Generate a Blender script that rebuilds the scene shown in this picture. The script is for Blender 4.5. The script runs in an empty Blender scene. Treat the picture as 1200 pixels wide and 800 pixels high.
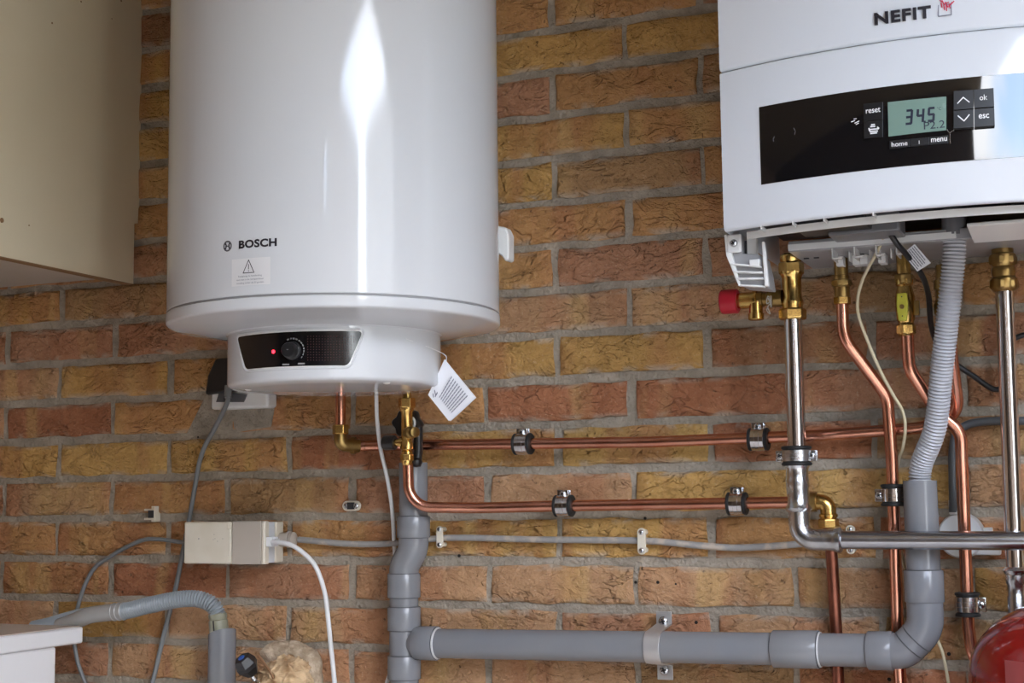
import bpy, bmesh, math, random
from mathutils import Vector as V, Matrix, noise

random.seed(7)
SC = bpy.context.scene
COL = SC.collection

# ------------------------------------------------------------------ camera
F, YAW, PITCH, ROLL = 1734.0, -0.399878, 0.108167, -0.011245
CAM = V((0.595674, -1.896547, 1.02))
cy_, sy_ = math.cos(YAW), math.sin(YAW)
cp_, sp_ = math.cos(PITCH), math.sin(PITCH)
FW = V((sy_ * cp_, cy_ * cp_, sp_))
_r0 = V((cy_, -sy_, 0)); _u0 = _r0.cross(FW)
RT = math.cos(ROLL) * _r0 + math.sin(ROLL) * _u0
UP = -math.sin(ROLL) * _r0 + math.cos(ROLL) * _u0
cd = bpy.data.cameras.new('camera'); cam = bpy.data.objects.new('camera', cd); COL.objects.link(cam)
cam.matrix_world = Matrix(((RT.x, UP.x, -FW.x, CAM.x), (RT.y, UP.y, -FW.y, CAM.y), (RT.z, UP.z, -FW.z, CAM.z), (0, 0, 0, 1)))
cd.sensor_width = 36.0; cd.lens = F * 36 / 1200; cd.clip_start = 0.05; cd.clip_end = 200
SC.camera = cam

# ------------------------------------------------------------------ sky and exposure
W = bpy.data.worlds.new('sky'); SC.world = W; W.use_nodes = True
nt = W.node_tree; nt.nodes.clear()
def wn(t): return nt.nodes.new(t)
out = wn('ShaderNodeOutputWorld'); bg = wn('ShaderNodeBackground'); sky = wn('ShaderNodeTexSky')
sky.sky_type = 'NISHITA'; sky.sun_disc = False; sky.sun_elevation = math.radians(42); sky.sun_rotation = math.radians(120)
tc = wn('ShaderNodeTexCoord'); mp = wn('ShaderNodeMapping'); mp.inputs['Scale'].default_value = (1.6, 1.6, 3.0)
nz = wn('ShaderNodeTexNoise'); nz.inputs['Scale'].default_value = 2.2; nz.inputs['Detail'].default_value = 6
rp = wn('ShaderNodeValToRGB'); rp.color_ramp.elements[0].position = .46; rp.color_ramp.elements[1].position = .60
mx = wn('ShaderNodeMix'); mx.data_type = 'RGBA'
mx.inputs[7].default_value = (6.0, 6.1, 6.3, 1)
nt.links.new(tc.outputs['Generated'], mp.inputs['Vector']); nt.links.new(mp.outputs[0], nz.inputs['Vector'])
nt.links.new(nz.outputs[0], rp.inputs[0]); nt.links.new(rp.outputs[0], mx.inputs[0])
nt.links.new(sky.outputs[0], mx.inputs[6]); nt.links.new(mx.outputs[2], bg.inputs[0]); nt.links.new(bg.outputs[0], out.inputs[0])
bg.inputs[1].default_value = 1.0
sl_ = bpy.data.lights.new('sun', 'SUN'); sl_.energy = 4; sl_.angle = math.radians(.6); sl_.color = (1.0, .96, .90)
sun = bpy.data.objects.new('sun', sl_); COL.objects.link(sun); sun.location = (4, 2, 7)
sun.rotation_euler = V((-.55, -.35, -1.2)).to_track_quat('-Z', 'Y').to_euler()

vs = SC.view_settings
vs.view_transform = 'Standard'; vs.look = 'None'; vs.exposure = 0.98; vs.gamma = 1.0; vs.use_curve_mapping = False
SC.cycles.use_denoising = True
SC.cycles.max_bounces = 10; SC.cycles.diffuse_bounces = 5; SC.cycles.glossy_bounces = 5
SC.cycles.sample_clamp_indirect = 8.0
SC.cycles.caustics_reflective = False; SC.cycles.caustics_refractive = False

# ------------------------------------------------------------------ helpers
def P(px, py, d=0.0):
    """World point at distance d in front of the brick wall (y = 0) on the photograph's line of sight."""
    v = FW * F + RT * (px - 600) + UP * (400 - py)
    return CAM + v * ((-d - CAM.y) / v.y)
def PX(px, py, X):
    v = FW * F + RT * (px - 600) + UP * (400 - py)
    return CAM + v * ((X - CAM.x) / v.x)
def PP(l): return [P(*a) for a in l]

def fillet(pts, R, n=10):
    pts = [V(p) for p in pts]; o = [pts[0]]
    for i in range(1, len(pts) - 1):
        a, b, c = pts[i - 1], pts[i], pts[i + 1]
        r = R[i - 1] if isinstance(R, (list, tuple)) else R
        d1 = (a - b); d2 = (c - b); l1 = d1.length; l2 = d2.length; d1 /= l1; d2 /= l2
        ang = d1.angle(d2)
        if ang > math.pi - .02: o.append(b); continue
        t = min(r / math.tan(ang / 2), l1 * .49, l2 * .49); r = t * math.tan(ang / 2)
        cdir = (d1 + d2).normalized(); cc = b + cdir * (r / math.sin(ang / 2))
        p0 = b + d1 * t - cc; p1 = b + d2 * t - cc
        tot = p0.angle(p1); ax = p0.cross(p1).normalized()
        for k in range(n + 1): o.append(cc + Matrix.Rotation(tot * k / n, 3, ax) @ p0)
    o.append(pts[-1]); return o
def spline(pts, n=8):
    pts = [V(p) for p in pts]; q = [2 * pts[0] - pts[1]] + pts + [2 * pts[-1] - pts[-2]]; o = []
    for i in range(1, len(q) - 2):
        a, b, c, d = q[i - 1:i + 3]
        for k in range(n):
            t = k / n
            o.append(.5 * ((2 * b) + (c - a) * t + (2 * a - 5 * b + 4 * c - d) * t * t + (3 * b - a - 3 * c + d) * t ** 3))
    o.append(pts[-1]); return o
def resample(pts, step):
    o = [pts[0]]; acc = 0
    for a, b in zip(pts, pts[1:]):
        L = (b - a).length; s = step - acc
        while s <= L:
            o.append(a + (b - a) * (s / L)); s += step
        acc = (acc + L) % step
    return o

def frame_of(ax):
    ax = V(ax).normalized(); h = V((0, 0, 1)) if abs(ax.z) < .9 else V((0, 1, 0))
    x = h.cross(ax).normalized(); return x, ax.cross(x), ax

class MB:
    def __init__(s): s.bm = bmesh.new()
    def quad(s, *pts):
        s.bm.faces.new([s.bm.verts.new(V(p)) for p in pts]); return s
    def box(s, c, size, rot=None):
        c = V(c); m = rot if rot is not None else Matrix.Identity(3)
        vs_ = [s.bm.verts.new(c + m @ V((x * size[0] / 2, y * size[1] / 2, z * size[2] / 2))) for z in (-1, 1) for y in (-1, 1) for x in (-1, 1)]
        for f in ((0, 2, 3, 1), (4, 5, 7, 6), (0, 1, 5, 4), (2, 6, 7, 3), (0, 4, 6, 2), (1, 3, 7, 5)): s.bm.faces.new([vs_[i] for i in f])
        return s
    def bb(s, a, b): return s.box([(i + j) / 2 for i, j in zip(a, b)], [abs(i - j) for i, j in zip(a, b)])
    def rings(s, rings, closed=True, cap=True):
        R = [[s.bm.verts.new(p) for p in r] for r in rings]; n = len(R[0])
        for a, b in zip(R, R[1:]):
            for i in range(n if closed else n - 1): s.bm.faces.new((a[i], a[(i + 1) % n], b[(i + 1) % n], b[i]))
        if cap:
            for r, rv in ((R[0], True), (R[-1], False)):
                try: s.bm.faces.new(list(reversed(r)) if rv else r)
                except ValueError: pass
        return s
    def lathe(s, prof, o, ax, seg=32, cap=True, a0=0.0):
        x, y, z = frame_of(ax); o = V(o)
        return s.rings([[o + z * h + (x * math.cos(a0 + 2 * math.pi * k / seg) + y * math.sin(a0 + 2 * math.pi * k / seg)) * r for k in range(seg)] for r, h in prof], cap=cap)
    def cyl(s, a, b, r, seg=24, bev=0.0, a0=0.0):
        a, b = V(a), V(b); L = (b - a).length
        pr = [(r, 0), (r, L)] if not bev else [(r - bev, 0), (r, bev), (r, L - bev), (r - bev, L)]
        return s.lathe(pr, a, b - a, seg, a0=a0)
    def annulus(s, c, ax, r0, r1, w, seg=28, bev=0.0008):
        x, y, z = frame_of(ax); c = V(c); h = w / 2
        pr = [(r0, -h), (r1 - bev, -h), (r1, -h + bev), (r1, h - bev), (r1 - bev, h), (r0, h), (r0, -h)]
        return s.lathe(pr, c, ax, seg, cap=False)
    def tube(s, pts, r, seg=16, cap=True):
        pts = [V(p) for p in pts]; n = len(pts); rr = r if isinstance(r, (list, tuple)) else [r] * n
        T = []
        for i in range(n):
            t = pts[min(i + 1, n - 1)] - pts[max(i - 1, 0)]; T.append(t.normalized())
        x, y, _ = frame_of(T[0]); rg = []
        for i in range(n):
            x = (x - T[i] * x.dot(T[i])).normalized(); y = T[i].cross(x)
            rg.append([pts[i] + (x * math.cos(2 * math.pi * k / seg) + y * math.sin(2 * math.pi * k / seg)) * rr[i] for k in range(seg)])
        return s.rings(rg, cap=cap)
    def prism(s, poly, ex):
        poly = [V(p) for p in poly]; ex = V(ex)
        a = [s.bm.verts.new(p) for p in poly]; b = [s.bm.verts.new(p + ex) for p in poly]
        s.bm.faces.new(a); s.bm.faces.new(list(reversed(b)))
        for i in range(len(a)): s.bm.faces.new((a[i], b[i], b[(i + 1) % len(a)], a[(i + 1) % len(a)]))
        return s
    def ball(s, c, r, sub=3, sc=(1, 1, 1), disp=None):
        res = bmesh.ops.create_icosphere(s.bm, subdivisions=sub, radius=1)
        for v in res['verts']:
            k = 1 + (disp(v.co) if disp else 0)
            v.co = V(c) + V((v.co.x * sc[0], v.co.y * sc[1], v.co.z * sc[2])) * r * k
        return s
    def build(s, name, mat, parent=None, smooth=True, bevel=0, kind=None, color=None, origin=None, ang=38):
        bm = s.bm; bmesh.ops.recalc_face_normals(bm, faces=bm.faces[:])
        off = V(OFF[parent.name]) if parent else V((0, 0, 0))
        my = V(origin) if origin is not None else off
        for v in bm.verts: v.co -= my
        if smooth:
            for f in bm.faces: f.smooth = True
            for e in bm.edges:
                if len(e.link_faces) == 2 and e.calc_face_angle(0) > math.radians(ang): e.smooth = False
        me = bpy.data.meshes.new(name); bm.to_mesh(me); bm.free()
        o = bpy.data.objects.new(name, me); COL.objects.link(o)
        if mat: me.materials.append(mat)
        o.location = my - off
        if parent: o.parent = parent
        OFF[o.name] = tuple(my)
        if bevel:
            b = o.modifiers.new('bevel', 'BEVEL'); b.width = bevel; b.segments = 2; b.limit_method = 'ANGLE'
        if kind: o['kind'] = kind
        if color: o.color = color
        return o
OFF = {}
def thing(name, label, cat, loc, group=None):
    o = bpy.data.objects.new(name, None); COL.objects.link(o); o.location = loc; o.empty_display_size = .02
    o['label'] = label; o['category'] = cat
    if group: o['group'] = group
    OFF[o.name] = tuple(loc); return o
def tag(o, label, cat, group=None):
    o['label'] = label; o['category'] = cat
    if group: o['group'] = group
    return o

# ------------------------------------------------------------------ materials
def mat(name, col, rough=.5, metal=0.0, coat=0.0, bump=None, bdist=.001, var=None, emit=0.0, dirt=None, alpha=None, ior=None):
    m = bpy.data.materials.new(name); m.use_nodes = True; t = m.node_tree; b = t.nodes['Principled BSDF']
    c4 = (*col, 1)
    b.inputs['Base Color'].default_value = c4; b.inputs['Roughness'].default_value = rough; b.inputs['Metallic'].default_value = metal
    b.inputs['Coat Weight'].default_value = coat; b.inputs['Coat Roughness'].default_value = .04
    if ior: b.inputs['IOR'].default_value = ior
    if emit: b.inputs['Emission Color'].default_value = c4; b.inputs['Emission Strength'].default_value = emit
    co = t.nodes.new('ShaderNodeTexCoord')
    def ns(scale, det=4, stretch=None):
        n = t.nodes.new('ShaderNodeTexNoise'); n.inputs['Scale'].default_value = scale; n.inputs['Detail'].default_value = det
        src = co.outputs['Object']
        if stretch:
            mpn = t.nodes.new('ShaderNodeMapping'); mpn.inputs['Scale'].default_value = stretch; t.links.new(src, mpn.inputs[0]); src = mpn.outputs[0]
        t.links.new(src, n.inputs['Vector']); return n
    last = None
    if var:            # (scale, second colour, lo, hi)
        n = ns(var[0]); r = t.nodes.new('ShaderNodeValToRGB'); r.color_ramp.elements[0].position = var[2]; r.color_ramp.elements[1].position = var[3]
        r.color_ramp.elements[0].color = c4; r.color_ramp.elements[1].color = (*var[1], 1)
        t.links.new(n.outputs[0], r.inputs[0]); t.links.new(r.outputs[0], b.inputs['Base Color'])
    rn = ns(35); rm = t.nodes.new('ShaderNodeMapRange'); rm.inputs[3].default_value = max(.02, rough * .8); rm.inputs[4].default_value = min(1, rough * 1.25)
    t.links.new(rn.outputs[0], rm.inputs[0]); t.links.new(rm.outputs[0], b.inputs['Roughness'])
    if bump:
        n = ns(bump[0], 5, bump[2] if len(bump) > 2 else None); bu = t.nodes.new('ShaderNodeBump'); bu.inputs['Strength'].default_value = bump[1]; bu.inputs['Distance'].default_value = bdist
        t.links.new(n.outputs[0], bu.inputs['Height']); t.links.new(bu.outputs[0], b.inputs['Normal'])
    return m

def brick_material():
    m = bpy.data.materials.new('hand_moulded_brick'); m.use_nodes = True; t = m.node_tree; b = t.nodes['Principled BSDF']; L = t.links.new
    N = t.nodes.new
    co = N('ShaderNodeTexCoord'); oi = N('ShaderNodeObjectInfo')
    ml = N('ShaderNodeMath'); ml.operation = 'MULTIPLY'; ml.inputs[1].default_value = 37.0; L(oi.outputs['Random'], ml.inputs[0])
    add = N('ShaderNodeVectorMath'); add.operation = 'ADD'; L(co.outputs['Object'], add.inputs[0]); L(ml.outputs[0], add.inputs[1])
    def ns(scale, det=4, st=(1, 1, 1), dist=0.0, rough=.55):
        mpn = N('ShaderNodeMapping'); mpn.inputs['Scale'].default_value = st; L(add.outputs[0], mpn.inputs[0])
        n = N('ShaderNodeTexNoise'); n.inputs['Scale'].default_value = scale; n.inputs['Detail'].default_value = det; n.inputs['Distortion'].default_value = dist
        n.inputs['Roughness'].default_value = rough
        L(mpn.outputs[0], n.inputs['Vector']); return n.outputs[0]
    def rng(src, a, bb, lo=0.0, hi=1.0):
        r = N('ShaderNodeMapRange'); r.inputs[1].default_value = a; r.inputs[2].default_value = bb; r.inputs[3].default_value = lo; r.inputs[4].default_value = hi
        L(src, r.inputs[0]); return r.outputs[0]
    def mix(fac, a, bcol, mode='MIX'):
        x = N('ShaderNodeMix'); x.data_type = 'RGBA'; x.blend_type = mode
        if isinstance(fac, float): x.inputs[0].default_value = fac
        else: L(fac, x.inputs[0])
        for sock, v in ((x.inputs[6], a), (x.inputs[7], bcol)):
            if isinstance(v, tuple): sock.default_value = (*v, 1)
            else: L(v, sock)
        return x.outputs[2]
    base = oi.outputs['Color']
    # firing bands across the length: toward red and toward straw yellow
    c = mix(rng(ns(13, 2, (1, .3, .12)), .50, .60, 0, .55), base, (.42, .18, .09))
    c = mix(rng(ns(11, 2, (1, .3, .2), .4), .56, .66, 0, .5), c, (.62, .41, .165))
    c = mix(rng(ns(30, 5, (1, 1, 1.6), 1.2), .35, .75, 0, .55), c, mix(1.0, c, (.66, .61, .56), 'MULTIPLY'))
    c = mix(rng(ns(330, 3), .60, .74, 0, .30), c, (.74, .58, .41))
    c = mix(rng(ns(150, 6, (1, 1, 1), .6), .55, .75, 0, .60), c, mix(1.0, c, (.42, .38, .34), 'MULTIPLY'))       # sand grains
    c = mix(rng(ns(110, 5), .67, .73, 0, .75), c, (.060, .035, .020))     # burnt specks
    sp = N('ShaderNodeSeparateXYZ'); L(co.outputs['Object'], sp.inputs[0]); az = N('ShaderNodeMath'); az.operation = 'ABSOLUTE'; L(sp.outputs['Z'], az.inputs[0])
    ed = rng(az.outputs[0], .0165, .0245, 0, 1); sm = N('ShaderNodeMath'); sm.operation = 'MULTIPLY'; L(ed, sm.inputs[0]); L(rng(ns(26, 5, (.7, 1, 1), .8), .47, .60, 0, .75), sm.inputs[1])
    c = mix(sm.outputs[0], c, (.46, .39, .31))       # smeared mortar along the bed joints
    # hand-moulded creases: bumped, with their shade also painted dark into the colour
    rid = N('ShaderNodeMath'); rid.operation = 'SUBTRACT'; rid.inputs[1].default_value = .5; L(ns(17, 2, (.8, .8, 1.6), 1.5), rid.inputs[0])
    ab = N('ShaderNodeMath'); ab.operation = 'ABSOLUTE'; L(rid.outputs[0], ab.inputs[0])
    line = rng(ab.outputs[0], 0.0, .028, 0, 1)
    msk = rng(ns(16, 2), .52, .62, 0, 1)
    cr = N('ShaderNodeMath'); cr.operation = 'MAXIMUM'; L(line, cr.inputs[0])
    inv = N('ShaderNodeMath'); inv.operation = 'SUBTRACT'; inv.inputs[0].default_value = 1; L(msk, inv.inputs[1]); L(inv.outputs[0], cr.inputs[1])
    c = mix(rng(cr.outputs[0], 0, .40, .30, 0), c, (.09, .05, .03))
    L(c, b.inputs['Base Color']); b.inputs['Roughness'].default_value = .88
    b.inputs['Specular IOR Level'].default_value = .25
    h1 = N('ShaderNodeBump'); h1.inputs['Strength'].default_value = .8; h1.inputs['Distance'].default_value = .004; L(cr.outputs[0], h1.inputs['Height'])
    fold = N('ShaderNodeMath'); fold.operation = 'MULTIPLY'; L(rng(ns(15, 3, (.9, 1, 1.7), 2.2), .47, .53, 0, 1), fold.inputs[0]); L(rng(ns(12, 2), .45, .58, .15, 1), fold.inputs[1])
    h0 = N('ShaderNodeBump'); h0.inputs['Strength'].default_value = .9; h0.inputs['Distance'].default_value = .0035; L(fold.outputs[0], h0.inputs['Height']); L(h0.outputs[0], h1.inputs['Normal'])
    h2 = N('ShaderNodeBump'); h2.inputs['Strength'].default_value = 1.0; h2.inputs['Distance'].default_value = .007; L(ns(34, 5, (1, 1, 1.5), 1.2), h2.inputs['Height']); L(h1.outputs[0], h2.inputs['Normal'])
    h3 = N('ShaderNodeBump'); h3.inputs['Strength'].default_value = .9; h3.inputs['Distance'].default_value = .0022; L(ns(230, 6), h3.inputs['Height']); L(h2.outputs[0], h3.inputs['Normal'])
    L(h3.outputs[0], b.inputs['Normal'])
    return m

BRICK = brick_material()
MORTAR = mat('mortar', (.27, .235, .185), .95, bump=(190, 1.0), bdist=.0045, var=(30, (.43, .37, .295), .32, .72))
ENAMEL = mat('white_enamel', (.635, .655, .675), .085, coat=0.0)
ENAMEL2 = mat('boiler_white', (.685, .715, .75), .10, coat=.1)
WPLAST = mat('white_plastic', (.74, .74, .72), .32)
GREYTRAY = mat('grey_plastic', (.34, .34, .345), .35)
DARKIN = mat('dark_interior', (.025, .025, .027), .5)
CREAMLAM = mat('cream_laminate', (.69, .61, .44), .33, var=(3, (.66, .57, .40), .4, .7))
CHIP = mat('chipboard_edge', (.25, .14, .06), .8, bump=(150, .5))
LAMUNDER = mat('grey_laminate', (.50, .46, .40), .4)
BLACKGL = mat('black_gloss', (.006, .006, .007), .035, coat=1.0)
BLACKPL = mat('black_plastic', (.012, .012, .013), .35)
RUBBER = mat('black_rubber', (.010, .010, .010), .6)
COPPER = mat('copper', (.74, .36, .25), .24, 1.0, var=(26, (.64, .27, .18), .40, .70), bump=(60, .06))
COPPERD = mat('tarnished_copper', (.30, .115, .075), .38, 1.0, var=(30, (.20, .075, .05), .35, .7))
BRASS = mat('brass', (.72, .48, .16), .24, 1.0, var=(60, (.50, .31, .09), .4, .7), bump=(120, .12))
BRASSD = mat('dull_brass', (.40, .27, .10), .34, 1.0, var=(50, (.26, .17, .06), .35, .7), bump=(120, .15))
CHROME = mat('chromed_steel', (.72, .72, .73), .15, 1.0)
ZINC = mat('zinc_plated', (.62, .63, .64), .26, 1.0, var=(45, (.45, .46, .48), .4, .7), bump=(90, .2))
STRAPM = mat('aluminium_strap', (.60, .59, .58), .45, .75, bump=(70, .2))
PVC = mat('grey_pvc', (.195, .205, .225), .20, var=(9, (.22, .225, .235), .35, .7), bump=(40, .05))
PVCJ = mat('dark_joint_line', (.075, .078, .085), .5)
PVCG = mat('grey_pvc_glue_line', (.52, .53, .54), .4)
FLEX = mat('grey_flex_hose', (.43, .44, .47), .32)
DHOSE = mat('grey_drain_hose', (.27, .30, .32), .3)
SLEEVE = mat('translucent_sleeve', (.34, .335, .32), .2)
CUFF = mat('olive_rubber_cuff', (.26, .26, .19), .4)
GCABLE = mat('grey_cable', (.175, .185, .19), .4)
CONDUIT = mat('painted_grey_conduit', (.30, .29, .275), .6, var=(60, (.47, .40, .33), .50, .66), bump=(120, .6))
DCABLE = mat('dark_grey_cable', (.075, .08, .085), .45)
BCABLE = mat('black_cable', (.010, .010, .011), .4)
WCABLE = mat('white_cable', (.75, .76, .77), .3)
CWIRE = mat('cream_wire', (.62, .54, .36), .45)
CREAMPL = mat('cream_plastic', (.70, .65, .54), .38, var=(30, (.66, .60, .48), .4, .7))
TAUPEPL = mat('grey_brown_plastic', (.47, .42, .36), .35)  # grey brown, darker than the cream plastic
BLUEWH = mat('pale_grey_plastic', (.60, .62, .64), .3)
RED = mat('red_enamel', (.24, .008, .007), .10, coat=.2)
REDCAP = mat('red_plastic', (.44, .012, .03), .38)
YEL = mat('yellow_green_handle', (.50, .47, .05), .4)
PAPER = mat('paper', (.78, .79, .83), .7)
INK = mat('black_ink', (.012, .010, .016), .45)
INKG = mat('grey_ink', (.17, .18, .23), .6)
INKR = mat('red_ink', (.55, .02, .06), .45)
WINK = mat('white_print', (.82, .82, .82), .5)
WINKD = mat('dim_white_print', (.30, .30, .30), .5)
LCD = mat('lcd_screen', (.17, .26, .22), .25, emit=.04)
LCDI = mat('lcd_ink', (.012, .015, .035), .4)
LED = mat('red_led', (.9, .02, .04), .3, emit=2.5)
REDDOT = mat('dark_red_dot', (.07, .012, .012), .5)
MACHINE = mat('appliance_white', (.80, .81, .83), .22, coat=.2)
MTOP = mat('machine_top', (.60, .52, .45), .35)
CLOTH = mat('tan_cloth', (.36, .22, .11), .95, var=(48, (.62, .45, .27), .36, .58), bump=(70, 1.0, (1, 1, 2.2)), bdist=.006)
CLOTHG = mat('grey_tan_cloth', (.36, .27, .18), .95, var=(70, (.56, .45, .33), .38, .60), bump=(130, 1.0), bdist=.006)
BLUE = mat('blue_mark', (.02, .11, .50), .4)
DARKHOLE = mat('drilled_hole', (.012, .008, .005), .95)
PLASTER = mat('white_plaster', (.62, .59, .54), .9, bump=(60, .3))
CONC = mat('concrete_floor', (.44, .43, .42), .85, var=(3, (.38, .37, .36), .35, .7), bump=(30, .3))
PAVE = mat('paving', (.42, .40, .36), .9, bump=(30, .4))
CEIL = mat('ceiling_boards', (.34, .25, .14), .8, bump=(20, .3, (1, 8, 1)))
WARMWALL = mat('warm_wall', (.42, .27, .17), .85, bump=(40, .3))
DARKWALL = mat('dark_timber_wall', (.10, .065, .04), .7, bump=(30, .4))
WOOD = mat('stained_beam', (.16, .085, .04), .6, bump=(30, .4, (1, 8, 8)))

# ------------------------------------------------------------------ text on surfaces
def text_mesh(body, offset=0.0, space=1.0, extrude=0.0):
    cu = bpy.data.curves.new('t', 'FONT'); cu.body = body; cu.offset = offset; cu.space_character = space; cu.resolution_u = 4; cu.extrude = extrude
    o = bpy.data.objects.new('t', cu); COL.objects.link(o)
    dg = bpy.context.evaluated_depsgraph_get(); me = bpy.data.meshes.new_from_object(o.evaluated_get(dg))
    bpy.data.objects.remove(o); bpy.data.curves.remove(cu)
    return me
def lettering(body, name, m, parent, fn, s0, z0, width, height, offset=0.0, off=.0003, space=1.0, depth=0.0, shear=0.0, label=None):
    """fn(s, z, n) maps surface coordinates to the world; the word fills width x height from (s0, z0)."""
    me = text_mesh(body, offset, space, .5 if depth else 0.0); xs = [v.co.x for v in me.vertices]; ys = [v.co.y for v in me.vertices]
    x0, x1, y0, y1 = min(xs), max(xs), min(ys), max(ys)
    mb = MB(); mb.bm.from_mesh(me); bpy.data.meshes.remove(me)
    for v in mb.bm.verts:
        zz = (v.co.y - y0) / (y1 - y0) * height
        v.co = fn(s0 + (v.co.x - x0) / (x1 - x0) * width + shear * zz, z0 + zz, off + (v.co.z + .5) * depth)
    o = mb.build(name, m, parent, smooth=False)
    if label: o['label'] = label
    return o
def strokes(segs, w, fn, off=.0003, mb=None):
    mb = mb or MB()
    for (a, b), (c, d) in segs:
        L = math.hypot(c - a, d - b) or 1e-9; nx, ny = -(d - b) / L * w / 2, (c - a) / L * w / 2
        ex, ey = (c - a) / L * w * .3, (d - b) / L * w * .3
        mb.quad(fn(a + nx - ex, b + ny - ey, off), fn(a - nx - ex, b - ny - ey, off), fn(c - nx + ex, d - ny + ey, off), fn(c + nx + ex, d + ny + ey, off))
    return mb

# ------------------------------------------------------------------ the setting: room
def struct(name, mb, m, **k):
    o = mb.build(name, m, None, smooth=False, **k); o['kind'] = 'structure'; return o
XL, XR, YF, ZT = -1.75, 1.8, -2.6, 2.04
struct('floor', MB().bb((XL, YF, -.1), (XR, .1, 0)), CONC)
struct('ground', MB().bb((-14, -22, -.14), (16, YF, -.04)).bb((XR + .14, YF, -.14), (16, 6, -.04)), PAVE)
mbc = MB().bb((XL - .15, -1.15, ZT), (-.97, .12, ZT + .03)).bb((-.93, -1.15, ZT), (XR + .15, .12, ZT + .03)).bb((-.97, -.62, ZT), (-.93, .12, ZT + .03)).bb((-1.25, YF - .15, ZT), (.75, -1.15, ZT + .1)).bb((XL - .15, YF - .15, ZT), (-1.25, -1.15, ZT + .1))  # unseen low ceiling; height, edge and slit shaped to darken wall top, streak heater
struct('ceiling', mbc, CEIL)
struct('wall_left', MB().bb((XL - .12, YF, 0), (XL, .1, ZT)), WARMWALL)
struct('wall_right', MB().bb((XR, -1.15, 0), (XR + .12, .1, ZT)).bb((XR + .02, YF - .1, 0), (XR + .10, YF - .02, ZT)), DARKWALL)
struct('wall_front', MB().bb((XL, YF - .12, 0), (.66, YF, ZT)), DARKWALL)
struct('unseen_reflection_wall', MB().bb((5.5, -5.2, 0), (5.7, 5, 3.2)).bb((5.4, -5.2, 3.2), (5.8, 5.0, 3.3)), PLASTER)  # added out of view so the heater reflects pale wall instead of sky
struct('unseen_sky_screen', MB().bb((-3, -6.2, 0), (.45, -6.0, 3.4)).bb((.45, -6.2, 0), (2.3, -6.0, 2.6)).bb((2.3, -6.2, 0), (5.4, -6.0, 3.4)), DARKWALL)  # added out of view, stepped in height to block low sky light

# brick wall: every brick in view is its own part, the joints are the mortar bed behind
H_, P_, X0, ZM = .062, .214, -.246366, .939872
wall = struct('wall_back', MB().bb((XL, .0035, 0), (XR, .12, ZT)), MORTAR); OFF['wall_back'] = (0, 0, 0)
BC = dict(Y=(.62, .365, .120), O=(.58, .310, .125), T=(.57, .335, .180), R=(.46, .190, .095), Pk=(.50, .255, .145), D=(.37, .19, .098), B=(.46, .275, .130), S=(.68, .42, .145))
seen = [(40,375,'Y'),(150,365,'B'),(70,403,'Pk'),(190,400,'Pk'),(635,370,'T'),(775,365,'T'),(35,450,'T'),(135,445,'Y'),(230,440,'O'),(590,425,'Y'),(740,415,'Y'),(860,405,'R'),
 (60,493,'R'),(180,490,'O'),(280,485,'Pk'),(380,480,'O'),(650,468,'R'),(820,460,'R'),(960,452,'R'),(30,540,'Y'),(130,537,'S'),(270,535,'S'),(400,530,'R'),(530,527,'Y'),(610,525,'Y'),(750,520,'S'),(880,515,'Y'),
 (65,585,'T'),(200,585,'O'),(340,582,'B'),(450,580,'O'),(520,575,'Pk'),(650,575,'T'),(790,570,'Y'),(900,570,'Y'),(1020,570,'Y'),(30,632,'O'),(120,632,'O'),(300,630,'O'),(400,625,'O'),(600,625,'Y'),(740,625,'Y'),(870,625,'O'),
 (60,678,'O'),(180,680,'R'),(320,680,'T'),(390,680,'Pk'),(500,685,'T'),(640,685,'T'),(840,685,'T'),(1000,690,'T'),(30,720,'T'),(100,720,'O'),(160,728,'Y'),(260,725,'T'),(390,725,'T'),(570,725,'T'),(720,725,'Pk'),(890,725,'T'),(1010,725,'T'),
 (100,770,'Pk'),(190,775,'T'),(330,780,'T'),(460,785,'B'),(540,790,'T'),(700,790,'T'),(850,790,'B'),(960,795,'R'),
 (620,20,'O'),(740,8,'O'),(660,60,'Y'),(790,45,'Y'),(615,115,'Pk'),(740,105,'O'),(650,160,'Y'),(790,150,'O'),(615,215,'Y'),(740,205,'B'),(650,265,'O'),(790,255,'O'),(625,318,'O'),(740,310,'Pk'),(930,400,'D'),(1000,400,'D'),(1020,450,'Pk'),(1130,450,'D'),(960,500,'R')]
cls = {}
def brick_at(p):
    r = math.floor((ZM - p.z) / H_); k = (p.x - X0) / (P_ / 2)
    i = math.floor((k - (r % 2)) / 2) * 2 + (r % 2)
    return r, i
for x, y, c in seen: cls[brick_at(P(x, y))] = c
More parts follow.
